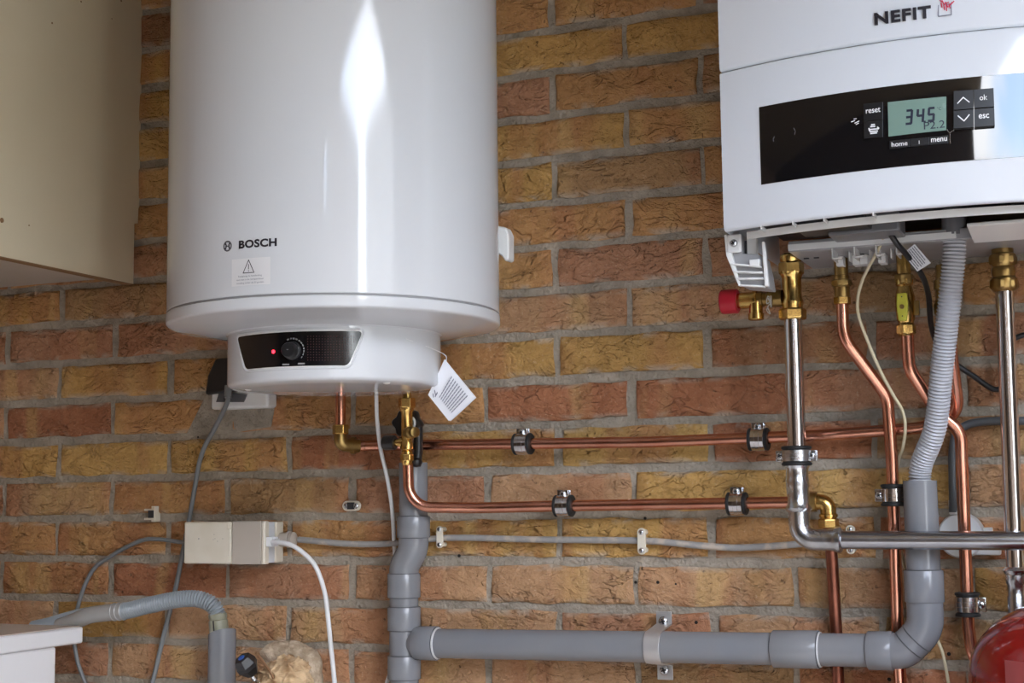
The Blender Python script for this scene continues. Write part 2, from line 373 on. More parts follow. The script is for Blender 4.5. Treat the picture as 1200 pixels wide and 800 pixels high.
def brick_mesh(mb, cx, cz, w, h, fine, seed):
    nu, nv = (13, 5) if fine else (1, 1)
    e = .0035
    us = [-w / 2, -w / 2 + e] + [-w / 2 + e + (w - 2 * e) * k / (nu - 1) for k in range(1, nu - 1)] + [w / 2 - e, w / 2] if fine else [-w / 2, w / 2]
    vs2 = [-h / 2, -h / 2 + e] + [-h / 2 + e + (h - 2 * e) * k / (nv - 1) for k in range(1, nv - 1)] + [h / 2 - e, h / 2] if fine else [-h / 2, h / 2]
    g = []
    for a, v in enumerate(vs2):
        row = []
        for b, u in enumerate(us):
            edge = a in (0, len(vs2) - 1) or b in (0, len(us) - 1)
            q = V((u * 16 + seed, v * 22 + seed * 1.7, seed * .37))
            nx, nz2, ny = noise.noise(q * 1.6), noise.noise(q * 1.6 + V((9, 4, 2))), noise.noise(q)
            y = -.0012 + ny * .0030 + (.0028 if edge else 0)
            row.append(mb.bm.verts.new((cx + u + (nx * .0034 if edge else 0), y if fine else 0, cz + v + (nz2 * .0034 if edge else 0))))
        g.append(row)
    for a in range(len(vs2) - 1):
        for b in range(len(us) - 1): mb.bm.faces.new((g[a][b], g[a][b + 1], g[a + 1][b + 1], g[a + 1][b]))
    loop = g[0] + [r[-1] for r in g[1:]] + list(reversed(g[-1][:-1])) + [r[0] for r in reversed(g[1:-1])]
    bk = [mb.bm.verts.new((v.co.x, .02, v.co.z)) for v in loop]
    for i in range(len(loop)): mb.bm.faces.new((loop[i], bk[i], bk[(i + 1) % len(loop)], loop[(i + 1) % len(loop)]))
fill = {}
for r in range(-27, 16):
    z1 = ZM - r * H_; z0 = z1 - H_
    if z1 > ZT + .01 or z0 < -.01: continue
    for i in range(-16 + (r % 2), 24, 2):
        xa, xb = X0 + i * P_ / 2, X0 + (i + 2) * P_ / 2
        if xb < XL + .03 or xa > XR - .03: continue
        xa, xb = max(xa, XL), min(xb, XR)
        rr = random.Random(r * 101 + i)
        near = -1.36 < (xa + xb) / 2 < .66 and .66 < (z0 + z1) / 2 < 1.96
        j = rr.uniform(-.0018, .0018); jb = rr.uniform(-.0018, .0018); jh = rr.uniform(-.001, .001)
        w = xb - xa - .0105 + jb; h = H_ - .0115 + jh
        cx, cz = (xa + xb) / 2 + j, (z0 + z1) / 2 + rr.uniform(-.0008, .0008)
        c = cls.get((r, i)) or rr.choice(['Y', 'O', 'T', 'T', 'O', 'R', 'Pk', 'B', 'D'])
        k = rr.uniform(.92, 1.08); col = (*[x * k * .86 for x in BC[c]], 1)
        if near:
            mb = MB(); brick_mesh(mb, cx, cz, w, h, True, r * 3.1 + i * 1.3)
            mb.build('brick', BRICK, wall, color=col, origin=(cx, 0, cz), ang=50)
        else:
            brick_mesh(fill.setdefault(c, MB()), cx, cz, w, h, False, 0)
for c, mb in fill.items():
    mb.build('brickwork', BRICK, wall, color=(*[x * .86 for x in BC[c]], 1), kind='stuff', smooth=False)
for n, (x, y, r) in enumerate([(661,404,2.2),(661,431,2.2),(745,682,2.2),(771,682,2.4),(792,684,1.6),(816,729,2.6),(876,787,2.4),(756,607,2.2),(538,651,2.4),(330,587,1.6),(1163,378,2.2),(1164,407,2.2),(1042,796,3),(1112,766,2.6),(232,512,1.3)]):
    p = P(x, y, .0); mb = MB().lathe([(.0009 * r, 0), (.0009 * r, .0012), (.0004 * r, .0014)], p + V((0, .0006, 0)), (0, -1, 0), 10); mb.build('drill_hole', DARKHOLE, wall)
mb = MB(); p = P(415, 606, 0)
# old plaster smear behind the heater socket
q = [P(*a) for a in ((218, 510, 0), (238, 470, 0), (252, 440, 0), (300, 468, 0), (322, 478, 0), (318, 500, 0), (280, 506, 0), (250, 509, 0))]
MB().prism([a + V((0, -.0022, 0)) for a in q], (0, .006, 0)).build('mortar_patch', MORTAR, wall, bevel=.002)

# ------------------------------------------------------------------ wall cabinet
XC = -.8455; zb = 1.367
t = thing('wall_cabinet', 'tall cream wall cabinet seen from its plain side above the washing machine', 'cabinet', (XC - .3, -.02, zb))
sp = [(-.010, zb), (-.34, zb), (-.34, 1.97), (0.002, 1.97), (0.002, 1.466), (-.010, 1.463)]
pan = MB().prism([(XC, y, z) for y, z in sp], (-.016, 0, 0)).build('side_panel', CREAMLAM, t, bevel=.0006)
MB().bb((XC - .016, -.340, zb - .0012), (XC, -.012, zb)).build('edge_strip', CHIP, pan)
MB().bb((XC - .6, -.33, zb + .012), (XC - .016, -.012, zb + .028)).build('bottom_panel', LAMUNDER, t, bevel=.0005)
MB().bb((XC - .6, -.34, zb), (XC - .584, -.01, 1.97)).build('side_panel', CREAMLAM, t, bevel=.0006)
MB().bb((XC - .584, -.33, 1.954), (XC - .016, -.012, 1.97)).build('top_panel', CREAMLAM, t)
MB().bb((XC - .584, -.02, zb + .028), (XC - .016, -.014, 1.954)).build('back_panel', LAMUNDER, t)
dr = MB().bb((XC - .598, -.359, zb + .002), (XC - .002, -.341, 1.968)).build('door', CREAMLAM, t, bevel=.001)
MB().bb((XC - .57, -.385, zb + .05), (XC - .555, -.360, zb + .17)).build('handle', ZINC, dr, bevel=.002)
mb = MB(); p = PX(2, 258, XC); mb.lathe([(.0036, -.001), (.0036, .0008), (.002, .0012)], p, (1, 0, 0), 12); mb.build('screw_cap', CHIP, t)
for x, y, r in ((61, 27, .0016), (95, 2, .0015), (142, 1, .0018), (131, 22, .001), (34, 264, .0012)):
    p = PX(x, y, XC); MB().lathe([(r, -.0005), (r, .0003)], p, (1, 0, 0), 8).build('scratch', CHIP, t)

# ------------------------------------------------------------------ water heater
AX, AY, RH = -.352, -.24, .2125
def cylhit(px, py, R):
    v = FW * F + RT * (px - 600) + UP * (400 - py); ox, oy = CAM.x - AX, CAM.y - AY
    a = v.x ** 2 + v.y ** 2; b = 2 * (ox * v.x + oy * v.y); c = ox * ox + oy * oy - R * R
    tt = (-b - math.sqrt(max(0, b * b - 4 * a * c))) / (2 * a); p = CAM + v * tt
    return R * math.atan2(p.x - AX, -(p.y - AY)), p.z
def cylmap(R):
    def fn(s, z, n=0.0): a = s / R; return V((AX + (R + n) * math.sin(a), AY - (R + n) * math.cos(a), z))
    return fn
hm = cylmap(RH)
heater = thing('water_heater', 'round white electric water heater hanging on the brick wall', 'water heater', (AX, 0, 1.7))
MB().lathe([(RH - .001, 1.2615), (RH, 1.2625), (RH, 1.93), (RH - .02, 1.955), (RH - .07, 1.968), (.02, 1.972)], (AX, AY, 0), (0, 0, 1), 128).build('tank_casing', ENAMEL, heater)
MB().lathe([(RH - .003, 1.2635), (RH - .003, 1.2590)], (AX, AY, 0), (0, 0, 1), 96, cap=False).build('seam', GREYTRAY, heater)
MB().lathe([(RH - .002, 1.2598), (RH + .0006, 1.2585), (RH + .0006, 1.2476), (RH - .0004, 1.2460), (RH - .0025, 1.2450), (RH - .006, 1.2444), (RH - .03, 1.2405), (RH - .055, 1.2358), (.11, 1.2325)], (AX, AY, 0), (0, 0, 1), 128).build('base_cover', ENAMEL, heater)
RD = .136
dm = cylmap(RD)
hous = MB().lathe([(RD - .004, 1.2395), (RD + .0022, 1.2375), (RD + .0022, 1.2345), (RD, 1.2330), (RD, 1.1720), (RD - .0015, 1.1690), (RD - .005, 1.1672), (RD - .03, 1.1655), (.02, 1.1645)], (AX, AY, 0), (0, 0, 1), 96).build('control_housing', ENAMEL, heater)
# black control panel, a trapezoid wrapped round the drum
def trap(corners, R, inset=0.0, rad=.005, nu=28, nv=14, off=.0006):
    (a, b), (c, d), (e, f), (g, h) = [cylhit(x, y, R) for x, y in corners]   # TL TR BR BL
    fn = cylmap(R); mb = MB(); G = []
    zt, zbm = (b + d) / 2 + inset, (f + h) / 2 - inset
    for i in range(nv + 1):
        v = i / nv; v = .5 - .5 * math.cos(math.pi * v)
        z = zt + (zbm - zt) * v; l = a + (g - a) * v - inset; r = c + (e - c) * v + inset
        dv = min(zt - z, z - zbm); ins = rad - math.sqrt(max(0, rad ** 2 - (rad - min(dv, rad)) ** 2))
        G.append([mb.bm.verts.new(fn(l + ins + (r - l - 2 * ins) * k / nu, z, off)) for k in range(nu + 1)])
    for i in range(nv):
        for k in range(nu): mb.bm.faces.new((G[i][k], G[i + 1][k], G[i + 1][k + 1], G[i][k + 1]))
    loop = [(g_[0].co.copy()) for g_ in G] + [v.co.copy() for v in G[-1][1:]] + [g_[-1].co.copy() for g_ in reversed(G[:-1])] + [v.co.copy() for v in reversed(G[0][1:-1])]
    return mb, loop
CT = [(279, 396), (425, 387.5), (408, 428), (289, 433)]
mb, loop = trap(CT, RD, .0028, .007, off=.0004); lp2 = loop + [loop[0]]
MB().tube(lp2, .0014, 8, cap=False).build('panel_rim', ENAMEL, heater)
mb, _ = trap(CT, RD, 0.0, .005, off=.0010); panel = mb.build('control_panel', mat('satin_black', (.006, .006, .007), .16), heater)
mb, _ = trap(CT, RD, .0022, .0065, off=.0005); mb.build('panel_gasket', WPLAST, heater)
ks, kz = cylhit(343, 411, RD); kn = (dm(ks, kz, 1) - dm(ks, kz, 0)).normalized(); kp = dm(ks, kz, .001)
knob = MB().lathe([(.0112, 0), (.0110, .003), (.0095, .0045), (.0090, .0125), (.0080, .0140), (.002, .0142)], kp, kn, 40).build('knob', BLACKPL, panel)
kx, ky, _ = frame_of(kn)
pm = MB(); pm.tube([kp + kn * .0144, kp + kn * .0146 + V((0, 0, .0004))], .0012, 8); pm.build('knob_mark', WINKD, panel)
tk = MB()
for k in range(11):
    a0_, a1_ = math.radians(-38 + k * 14.5), math.radians(-38 + k * 14.5 + 10 if k % 3 else -38 + k * 14.5 + 8)
    w = .0005 + .0002 * k / 5
    def rp_(a, r): return ks + r * math.cos(a), kz + r * math.sin(a)
    tk.quad(*[dm(*rp_(a, r), .0014) for a, r in ((a0_, .0140), (a1_, .0140), (a1_, .0140 + 2 * w), (a0_, .0140 + 2 * w))])
tk.build('dial_scale', WINKD, panel)
for x0, x1, y in ((332, 339, 427), (350, 357, 426)):
    a = cylhit(x0, y, RD); b = cylhit(x1, y, RD)
    strokes([(a, b)], .0018, dm, .0014).build('dial_caption', WINKD, panel)
ls, lz = cylhit(321, 412, RD)
MB().ball(dm(ls, lz, .0008), .0024, 2).build('indicator_light', LED, panel)
pf = MB()
for i in range(17):
    for j in range(10):
        x = 361 + i * 3.35; y = 394 + j * 3.1
        if x > 420 - (y - 390) * .42: continue
        a = cylhit(x, y, RD); pf.lathe([(.00065, 0), (.0005, .0003)], dm(*a, .0011), dm(*a, 1) - dm(*a, 0), 5)
pf.build('perforation', REDDOT, panel, kind='stuff', smooth=False)
# mark and wordmark on the casing
s0, z0 = cylhit(280, 291.8, RH); s1, z1 = cylhit(324.5, 288.2, RH)
lettering('BOSCH', 'wordmark', INK, heater, hm, s0, (z0 + z1) / 2, s1 - s0, .0098, offset=.042, space=1.06)
es, ez = cylhit(266.8, 288.3, RH); em = MB()
def ring2(r, n=28): return [(es + r * math.cos(2 * math.pi * k / n), ez + r * math.sin(2 * math.pi * k / n)) for k in range(n + 1)]
for r in (.0060, .0050): R2 = ring2(r); strokes(list(zip(R2, R2[1:])), .00075, hm, mb=em)
strokes([((es - .0024, ez + .0034), (es - .0024, ez - .0034)), ((es + .0024, ez + .0034), (es + .0024, ez - .0034)), ((es - .0024, ez), (es + .0024, ez)), ((es - .004, ez + .0028), (es - .0014, ez + .0012)), ((es - .004, ez - .0028), (es - .0014, ez - .0012)), ((es + .004, ez + .0028), (es + .0014, ez + .0012)), ((es + .004, ez - .0028), (es + .0014, ez - .0012))], .0011, hm, mb=em)
em.build('emblem', INK, heater, smooth=False)
a = cylhit(272, 304, RH); b = cylhit(317, 301, RH); zt_ = (a[1] + b[1]) / 2; zb_ = cylhit(295, 334, RH)[1]
st = MB(); G = [[hm(a[0] + (b[0] - a[0]) * k / 8, z, .0003) for k in range(9)] for z in (zt_, zb_)]
for k in range(8): st.quad(G[0][k], G[1][k], G[1][k + 1], G[0][k + 1])
stk = st.build('warning_sticker', mat('sticker_film', (.70, .70, .705), .3), heater)
tx, tz = cylhit(291.5, 319.5, RH); tr = MB(); hw_ = .0072; hh_ = .0150
strokes([((tx - hw_, tz), (tx + hw_, tz)), ((tx + hw_, tz), (tx, tz + hh_)), ((tx, tz + hh_), (tx - hw_, tz)), ((tx, tz + .0044), (tx, tz + .0098)), ((tx, tz + .0018), (tx, tz + .0026))], .0009, hm, .0006, tr)
tr.build('warning_triangle', INK, stk, smooth=False)
for k, s in enumerate(('Raadpleeg de handleiding', 'voordat u de temperatuur', 'instelling onder de 55 graden')):
    w = (.031, .0365, .036)[k]; cx_ = (a[0] + b[0]) / 2 - .0005
    lettering(s, 'warning_text', INKG, stk, hm, cx_ - w / 2, tz - .0052 - k * .0040, w, .0025, off=.0006)
MB().box((AX, -.012, 1.9), (.2, .02, .04)).build('wall_hook_rail', ZINC, heater)
q = [(586, 264), (592, 266), (596, 275), (596, 304), (592, 306), (588, 300), (586, 296)]
MB().prism([P(x - 4 if i in (0, 6) else x, y, .13) for i, (x, y) in enumerate(q)], (0, .02, 0)).build('hanger_clip', WPLAST, heater, bevel=.002)
for x, y in ((291, 459), (453, 453)):
    p = P(x, y, .30); MB().ball((p.x, p.y, 1.1662), .0045, 2, (1, 1, .4)).build('foot_pad', WPLAST, heater)

# paper booklet hanging from the heater
t = thing('paper_tag', 'folded white paper leaflet with printed lines hanging under the water heater', 'leaflet', tuple(P(530, 460, .19)))
c4 = [P(521, 421, .21), P(558, 466, .195), P(528, 493.5, .19), P(503, 462, .205)]
nrm = (c4[1] - c4[0]).cross(c4[3] - c4[0]).normalized()
pg = MB().prism(c4, nrm * .0012).build('page', PAPER, t, smooth=False)
MB().prism([c4[0], c4[1] + (c4[0] - c4[1]) * .02, c4[2] + (c4[3] - c4[2]) * .03 + nrm * -.004, c4[3] - nrm * .004], -nrm * .0008).build('page', PAPER, t, smooth=False)
def pgm(u, v, n=0.0):
    a_ = c4[0] + (c4[1] - c4[0]) * u; b_ = c4[3] + (c4[2] - c4[3]) * u
    sgn = -1 if nrm.y > 0 else 1
    p_ = a_ + (b_ - a_) * v
    return p_ + (CAM - p_).normalized() * (.0062 + n)
pr = MB()
for k in range(9):
    u = .32 + k * .065
    for j in range(7):
        v = .16 + j * .098; strokes([((u, v), (u + random.uniform(-.0, .0), v + .07))], .022, pgm, 0, pr)
pr.build('print', INKG, pg, smooth=False)
strokes([((.10, .80), (.18, .86)), ((.2, .78), (.2, .9)), ((.1, .9), (.16, .95))], .03, pgm).build('print', INKG, pg, smooth=False)
MB().tube(spline([P(523, 424, .212), P(519, 414, .215), (AX + .128, AY - .05, 1.22)], 4), .0006, 6).build('string', WCABLE, t)

# ------------------------------------------------------------------ boiler
D0, BB, XCB, HWB = .30, .04, .3997, .22
def bd(X): return D0 + BB * (1 - ((X - XCB) / HWB) ** 2)
def bhit(px, py):
    d = D0
    for _ in range(14): p = P(px, py, d); d = bd(p.x)
    return p.x, p.z
def bm_(s, z, n=0.0):
    sl = 2 * BB * (s - XCB) / HWB ** 2
    nn = V((sl, -1, 0)).normalized()
    return V((s, -bd(s), z)) + nn * n
ZB, ZS = 1.318, 1.501
boiler = thing('boiler', 'white wall hung gas boiler with black display panel and pipes below', 'boiler', (XCB, 0, 1.7))
def shell(z0, z1, lip, name):
    mb = MB(); n = 28
    rows = [(z0 + .0, -.004), (z0 + .0015, -.001), (z0 + .004, 0.0), (z1 - .004, 0.0), (z1 - .0015, -.0008), (z1, -.004)]
    if lip: rows = [(z0 + .012, -.010), (z0 + .001, -.008)] + rows
    pts = []
    for z, off in rows:
        pts.append([V((XCB - HWB, -.02, z))] + [V((XCB - HWB - off * (1 if k == 0 else 0), 0, 0)) * 0 + bm_(XCB - HWB + 2 * HWB * k / n, z, off) for k in range(n + 1)] + [V((XCB + HWB, -.02, z))])
    mb.rings(pts, closed=False, cap=False)
    a = pts[-1]; mb.bm.faces.new([mb.bm.verts.new(p) for p in a])
    return mb.build(name, ENAMEL2, boiler, ang=50)
shell(ZB, ZS - .0003, True, 'lower_cover')
up = shell(ZS + .0003, 1.96, False, 'upper_cover')
MB().bb((XCB - HWB + .01, -.28, ZS - .02), (XCB + HWB - .01, -.02, 1.95)).build('chassis', GREYTRAY, boiler)
# display panel
def bquad(corners, off, mb=None, thick=0.0, nseg=10):
    mb = mb or MB(); (a, b), (c, d), (e, f), (g, h) = [bhit(x, y) for x, y in corners]
    top = [(a + (c - a) * k / nseg, b + (d - b) * k / nseg) for k in range(nseg + 1)]; bot = [(g + (e - g) * k / nseg, h + (f - h) * k / nseg) for k in range(nseg + 1)]
    rows = [top, bot]
    if thick:
        mb.rings([[bm_(*p, off) for p in top], [bm_(*p, off + thick) for p in top], [bm_(*p, off + thick) for p in bot], [bm_(*p, off) for p in bot]], closed=False, cap=False)
        for L_ in (0, -1): mb.quad(bm_(*top[L_], off), bm_(*top[L_], off + thick), bm_(*bot[L_], off + thick), bm_(*bot[L_], off))
    else: mb.rings([[bm_(*p, off) for p in r] for r in rows], closed=False, cap=False)
    return mb
zt_p = .5 * (bhit(890, 125)[1] + bhit(1195, 86.5)[1]); zb_p = .5 * (bhit(892, 215)[1] + bhit(1195, 185.5)[1]); xl_p = bhit(891, 170)[0]; xr_p = XCB + HWB - (xl_p - (XCB - HWB))
def bpatch(x0, x1, z0, z1, off, thick, n=18):
    mb = MB(); xs = [x0 + (x1 - x0) * k / n for k in range(n + 1)]
    mb.rings([[bm_(x, z1, off) for x in xs], [bm_(x, z1, off + thick) for x in xs], [bm_(x, z0, off + thick) for x in xs], [bm_(x, z0, off) for x in xs]], closed=False, cap=False)
    for x in (x0, x1): mb.quad(bm_(x, z1, off), bm_(x, z1, off + thick), bm_(x, z0, off + thick), bm_(x, z0, off))
    return mb
disp = bpatch(xl_p, xr_p, zb_p, zt_p, -.001, .0016).build('display_panel', BLACKGL, boiler)
TH = .0006
lcd = bquad([(1040.5, 120), (1109, 113.3), (1109, 152.6), (1041.4, 160.2)], TH, thick=.0004).build('screen', LCD, disp)
def key(c, name='button', th=.0018): return bquad(c, TH, thick=th, nseg=3).build(name, BLACKPL, disp, smooth=False, bevel=.0004)
key([(1012.6, 122.3), (1034.6, 120), (1034.6, 140.3), (1012.8, 142.3)]); key([(1012.8, 142.9), (1034.6, 140.9), (1034.6, 160.7), (1013, 162.5)])
for c in ([(1118, 108.4), (1140.6, 106.9), (1140.9, 129), (1118, 130.6)], [(1141.4, 106.8), (1164, 105), (1164.8, 126.8), (1141.6, 128.6)], [(1118, 131.4), (1140.9, 129.6), (1141.2, 150.8), (1118, 152.4)], [(1141.6, 129.4), (1164.8, 127.6), (1165.5, 149), (1141.8, 150.8)]): key(c, th=.006)
key([(1043, 165.6), (1066, 163.3), (1066, 172.3), (1043, 175)]); key([(1067, 163.2), (1089, 161), (1089, 170), (1067, 172.2)]); key([(1090, 160.9), (1111, 158.8), (1111, 168), (1090, 169.9)])
def blabel(txt, pl, pr_, h, m=WINK, off=.0026, offset=.012, nm='button_print', depth=0.0, parent=None, shear=0.0, space=1.0):
    a_, b_ = bhit(*pl); c_, d_ = bhit(*pr_)
    return lettering(txt, nm, m, parent or disp, bm_, a_, (b_ + d_) / 2, c_ - a_, h, offset=offset, off=off, depth=depth, shear=shear, space=space)
blabel('reset', (1015.5, 133.5), (1032.5, 132), .0052); blabel('home', (1045.5, 172.7), (1064, 170.8), .0050); blabel('menu', (1091.5, 167.6), (1110, 165.4), .0040)
blabel('ok', (1148, 119.5), (1157, 119), .0058, off=.0069); blabel('esc', (1147, 141), (1159, 140), .0046, off=.0069)
def bseg(pairs, w, m, off, nm, par=None):
    return strokes([(bhit(*a_), bhit(*b_)) for a_, b_ in pairs], w, bm_, off).build(nm, m, par or disp, smooth=False)
bseg([((1122.5, 123), (1129, 116)), ((1129, 116), (1136, 121.5))], .0011, WINK, .0069, 'arrow_up')
bseg([((1123, 137.5), (1130, 143.5)), ((1130, 143.5), (1136, 136.3))], .0011, WINK, .0069, 'arrow_down')
bseg([((1077.5, 165.5), (1077.6, 169))], .0008, WINK, .0026, 'button_print')
bseg([((998, 143), (1002, 141.5)), ((1002, 144.5), (1007, 142)), ((1001, 139.6), (1004, 139.2)), ((1003.5, 146), (1006.5, 144.5))], .0009, WINK, .0010, 'flow_symbol')
bseg([((1021, 149), (1026, 148.6)), ((1022, 146.8), (1025.5, 146.5)), ((1019, 152.5), (1030, 151.4)), ((1020.5, 155), (1029, 154)), ((1021, 157), (1028, 156.2)), ((1019, 151), (1020, 154)), ((1029, 149.5), (1030.5, 151))], .0014, WINK, .0026, 'sweep_symbol')
bseg([((1109.5, 152), (1113, 156)), ((1113, 156), (1118.5, 152)), ((1113.2, 156), (1113.6, 168))], .0009, CHROME, .0010, 'hair_line')
for pr4 in ([((908, 160), (906.5, 163)), ((906.5, 163), (907, 166))], [((930.5, 150), (932.5, 154)), ((932.5, 154), (931.5, 158))]): bseg(pr4, .0003, GREYTRAY, .0010, 'rim_mark')
# seven-segment read-out
def seven(digit, px0, px1, pyb, ht):
    (xa, za), (xb, _) = bhit(px0, pyb), bhit(px1, pyb); w = xb - xa; sh = .10
    S = dict(a=((0, 1), (1, 1)), b=((1, 1), (1, .5)), c=((1, .5), (1, 0)), d=((0, 0), (1, 0)), e=((0, .5), (0, 0)), f=((0, 1), (0, .5)), g=((0, .5), (1, .5)))
    on = {'3': 'abcdg', '4': 'bcfg', '5': 'acdfg'}[digit]
    sg = []
    for k in on:
        (u0, v0), (u1, v1) = S[k]; u0 += (u1 - u0) * .07; v0 += (v1 - v0) * .07; u1 -= (u1 - u0) * .07; v1 -= (v1 - v0) * .07
        sg.append(((xa + u0 * w + sh * v0 * ht, za + v0 * ht), (xa + u1 * w + sh * v1 * ht, za + v1 * ht)))
    strokes(sg, .0025, bm_, .0012).build('digit', LCDI, lcd, smooth=False)
seven('3', 1062, 1068, 145.5, .0140); seven('4', 1075, 1081.5, 143.6, .0135); seven('5', 1088, 1094, 142, .0133)
bseg([((1083.4, 142.6), (1084.4, 142.6))], .0016, LCDI, .0012, 'digit', lcd)
blabel('P2.2', (1083, 152.6), (1107.5, 149.3), .0080, LCDI, .0012, 0.0, 'digit', 0.0, lcd)
blabel('°C', (1098.5, 129.5), (1103, 129), .0032, LCDI, .0012, 0.0, 'digit', 0.0, lcd)
# raised word and house mark
blabel('NEFIT', (1025.5, 29.8), (1091.5, 20.8), .0128, INK, .0002, .032, 'wordmark', .0022, up, space=1.12)
hs = [bhit(1100, 19.6), bhit(1115, 17.6), bhit(1114.6, 4.5), bhit(1100, 6.5)]
strokes([(hs[i], hs[(i + 1) % 4]) for i in (0, 1, 3)] + [((hs[2][0], hs[2][1]), ((hs[2][0] * .5 + hs[3][0] * .5), hs[2][1] - .0005))], .0009, bm_, .0012).build('house_mark', INKG, up, smooth=False)
bseg([((1103, 4), (1104, 9)), ((1106, 6), (1107, 12)), ((1109, 7), (1109.5, 13)), ((1112, 5), (1113.5, 10)), ((1101.5, 1), (1105, 3)), ((1114, 6), (1118, 2)), ((1106, 5), (1112, 3)), ((1104, 1), (1106.5, 6)), ((1112, 8), (1116, 3)), ((1108, 3), (1111, 9))], .0011, INKR, .0014, 'flame_mark', up)
# underside
mb = MB(); n = 24
xs = [XCB - .205 + .41 * k / n for k in range(n + 1)]
mb.rings([[bm_(x, z, o_) for x in xs] for z, o_ in ((1.3185, -.022), (1.3105, -.022), (1.3105, -.025), (1.3185, -.025))], closed=False, cap=False)
mb.build('inner_frame', WPLAST, boiler)
for x in (.225, .262, .297, .35): MB().box((x, -bd(x) + .012, 1.317), (.0012, .02, .004)).build('frame_rib', WPLAST, boiler)
MB().bb((.185, -.29, 1.352), (.61, -.02, 1.356)).build('bay_shade_plate', DARKIN, boiler)  # near-black plate standing in for the shade inside the open casing
tray = MB().bb((.222, -.155, 1.3125), (.612, -.02, 1.3185)).bb((.222, -.162, 1.3125), (.612, -.155, 1.3255)).build('bottom_tray', GREYTRAY, boiler, bevel=.001)
MB().bb((.222, -.164, 1.3140), (.415, -.1625, 1.3215)).build('tray_lip_highlight', WPLAST, tray)  # white strip paints the highlight along the tray's front lip
for x, y, w in ((975, 296, .012), (1001, 294, .010), (1026, 291, .010), (1050, 289, .012)):
    p = P(x, y, .16); cm = MB()
    cm.bb((p.x, -.163, 1.300), (p.x + .0016, -.130, 1.313)).bb((p.x, -.163, 1.300), (p.x + w, -.158, 1.3016)).bb((p.x + w + .003, -.135, 1.301), (p.x + w + .0045, -.12, 1.313))
    cm.build('cable_clip', WPLAST, tray)
for x, y in ((986, 312), (1005, 309), (1014, 310), (1035, 305)):
    p = P(x, y, .10); MB().box((p.x, -.10, 1.306), (.009, .02, .012)).build('latch', WPLAST, tray, bevel=.0008)
for x, y in ((945, 303), (957, 308), (1010, 300)):
    p = P(x, y, .11); MB().box((p.x, -.11, 1.3118), (.006, .004, .001)).build('moulded_slot', DARKIN, tray)
MB().bb((.25, -.26, 1.322), (.33, -.20, 1.345)).build('connector_block', BLACKPL, boiler, bevel=.002)
MB().bb((.28, -.22, 1.318), (.36, -.17, 1.34)).build('terminal_housing', mat('smoky_plastic', (.16, .16, .165), .3), boiler, bevel=.002)
MB().prism([(.434, -.235, 1.3175), (.434, -.235, 1.3135), (.434, -.165, 1.3060), (.434, -.165, 1.3175)], (.175, 0, 0)).build('terminal_cover', WPLAST, boiler, bevel=.0012)
# left end bracket with ribs
dB = .272
poly = [P(x, y, dB) for x, y in ((850, 276), (869, 274), (870, 297), (890, 298), (895, 318), (897.5, 336), (866, 333.5), (858, 314), (852.5, 300))]
bk = MB().prism(poly, (0, .05, 0)).build('end_bracket', GREYTRAY, boiler, smooth=False, bevel=.001)
for k, (xa_, ya_, xb_, yb_) in enumerate(((858, 309, 893, 312), (861, 318, 895, 319), (864, 326, 896, 326), (866.5, 333.5, 897.5, 335.5))):
    a_, b_ = P(xa_, ya_, dB), P(xb_, yb_, dB)
    MB().prism([a_, b_, b_ + V((0, 0, -.0022)), a_ + V((0, 0, -.0022))], (0, -.007, 0)).build('rib', WPLAST, bk, bevel=.0008)
for q4 in (((850, 276), (853, 276), (869, 334), (866, 333.5), (852.5, 300)), ((894, 284), (897.5, 284), (902, 336), (897.5, 336))):
    MB().prism([P(x, y, dB) for x, y in q4], (0, -.006, 0)).build('bracket_edge', WPLAST, bk, bevel=.0006)
pc = P(860, 285, .279)
pl_ = MB().box((pc.x, -.2775, pc.z), (.0165, .004, .021)).build('screw_plate', WPLAST, boiler, bevel=.002)
def screw(p, ax, r, name='screw', m=ZINC, parent=None, slot=True):
    o = MB().lathe([(r, 0), (r, r * .3), (r * .75, r * .6), (r * .3, r * .7)], p, ax, 16).build(name, m, parent)
    return o
def cross(p, ax, r, parent, m=DARKIN, ang=.5):
    x, y, z = frame_of(ax); c_, s_ = math.cos(ang), math.sin(ang); mb_ = MB()
    for u in (x * c_ + y * s_, -x * s_ + y * c_):
        w = z.cross(u) * r * .14; q_ = p + z * (r * .74)
        mb_.quad(q_ - u * r * .6 - w, q_ + u * r * .6 - w, q_ + u * r * .6 + w, q_ - u * r * .6 + w)
    return mb_.build('slot', m, parent, smooth=False)
scp = V((pc.x, -.2795, pc.z)); sc_ = screw(scp, (0, -1, 0), .0042, parent=pl_); cross(scp, (0, -1, 0), .0042, sc_)
for (xa_, ya_, xb_, yb_), nm, m_, d_ in (((872, 282, 876, 297), 'slot', DARKIN, .262), ((875, 279, 887, 303), 'latch', WPLAST, .264), ((878, 304, 890, 311), 'latch', WPLAST, .280)):
    a_, b_ = P(xa_, ya_, d_), P(xb_, yb_, d_)
    MB().bb((a_.x, -d_, b_.z), (b_.x, -d_ + .008, a_.z)).build(nm, m_, boiler, bevel=.0008)

# ------------------------------------------------------------------ pipework
RC = .0075
def nut(c, ax, r, h, m, parent, name='nut'):
    c = V(c); ax = V(ax).normalized()
    return MB().lathe([(r * .90, -h / 2), (r, -h / 2 + r * .12), (r, h / 2 - r * .12), (r * .90, h / 2)], c, ax, 6, a0=.35).build(name, m, parent, smooth=False, bevel=.0006)
Z = V((0, 0, 1)); DN = V((0, 0, -1))
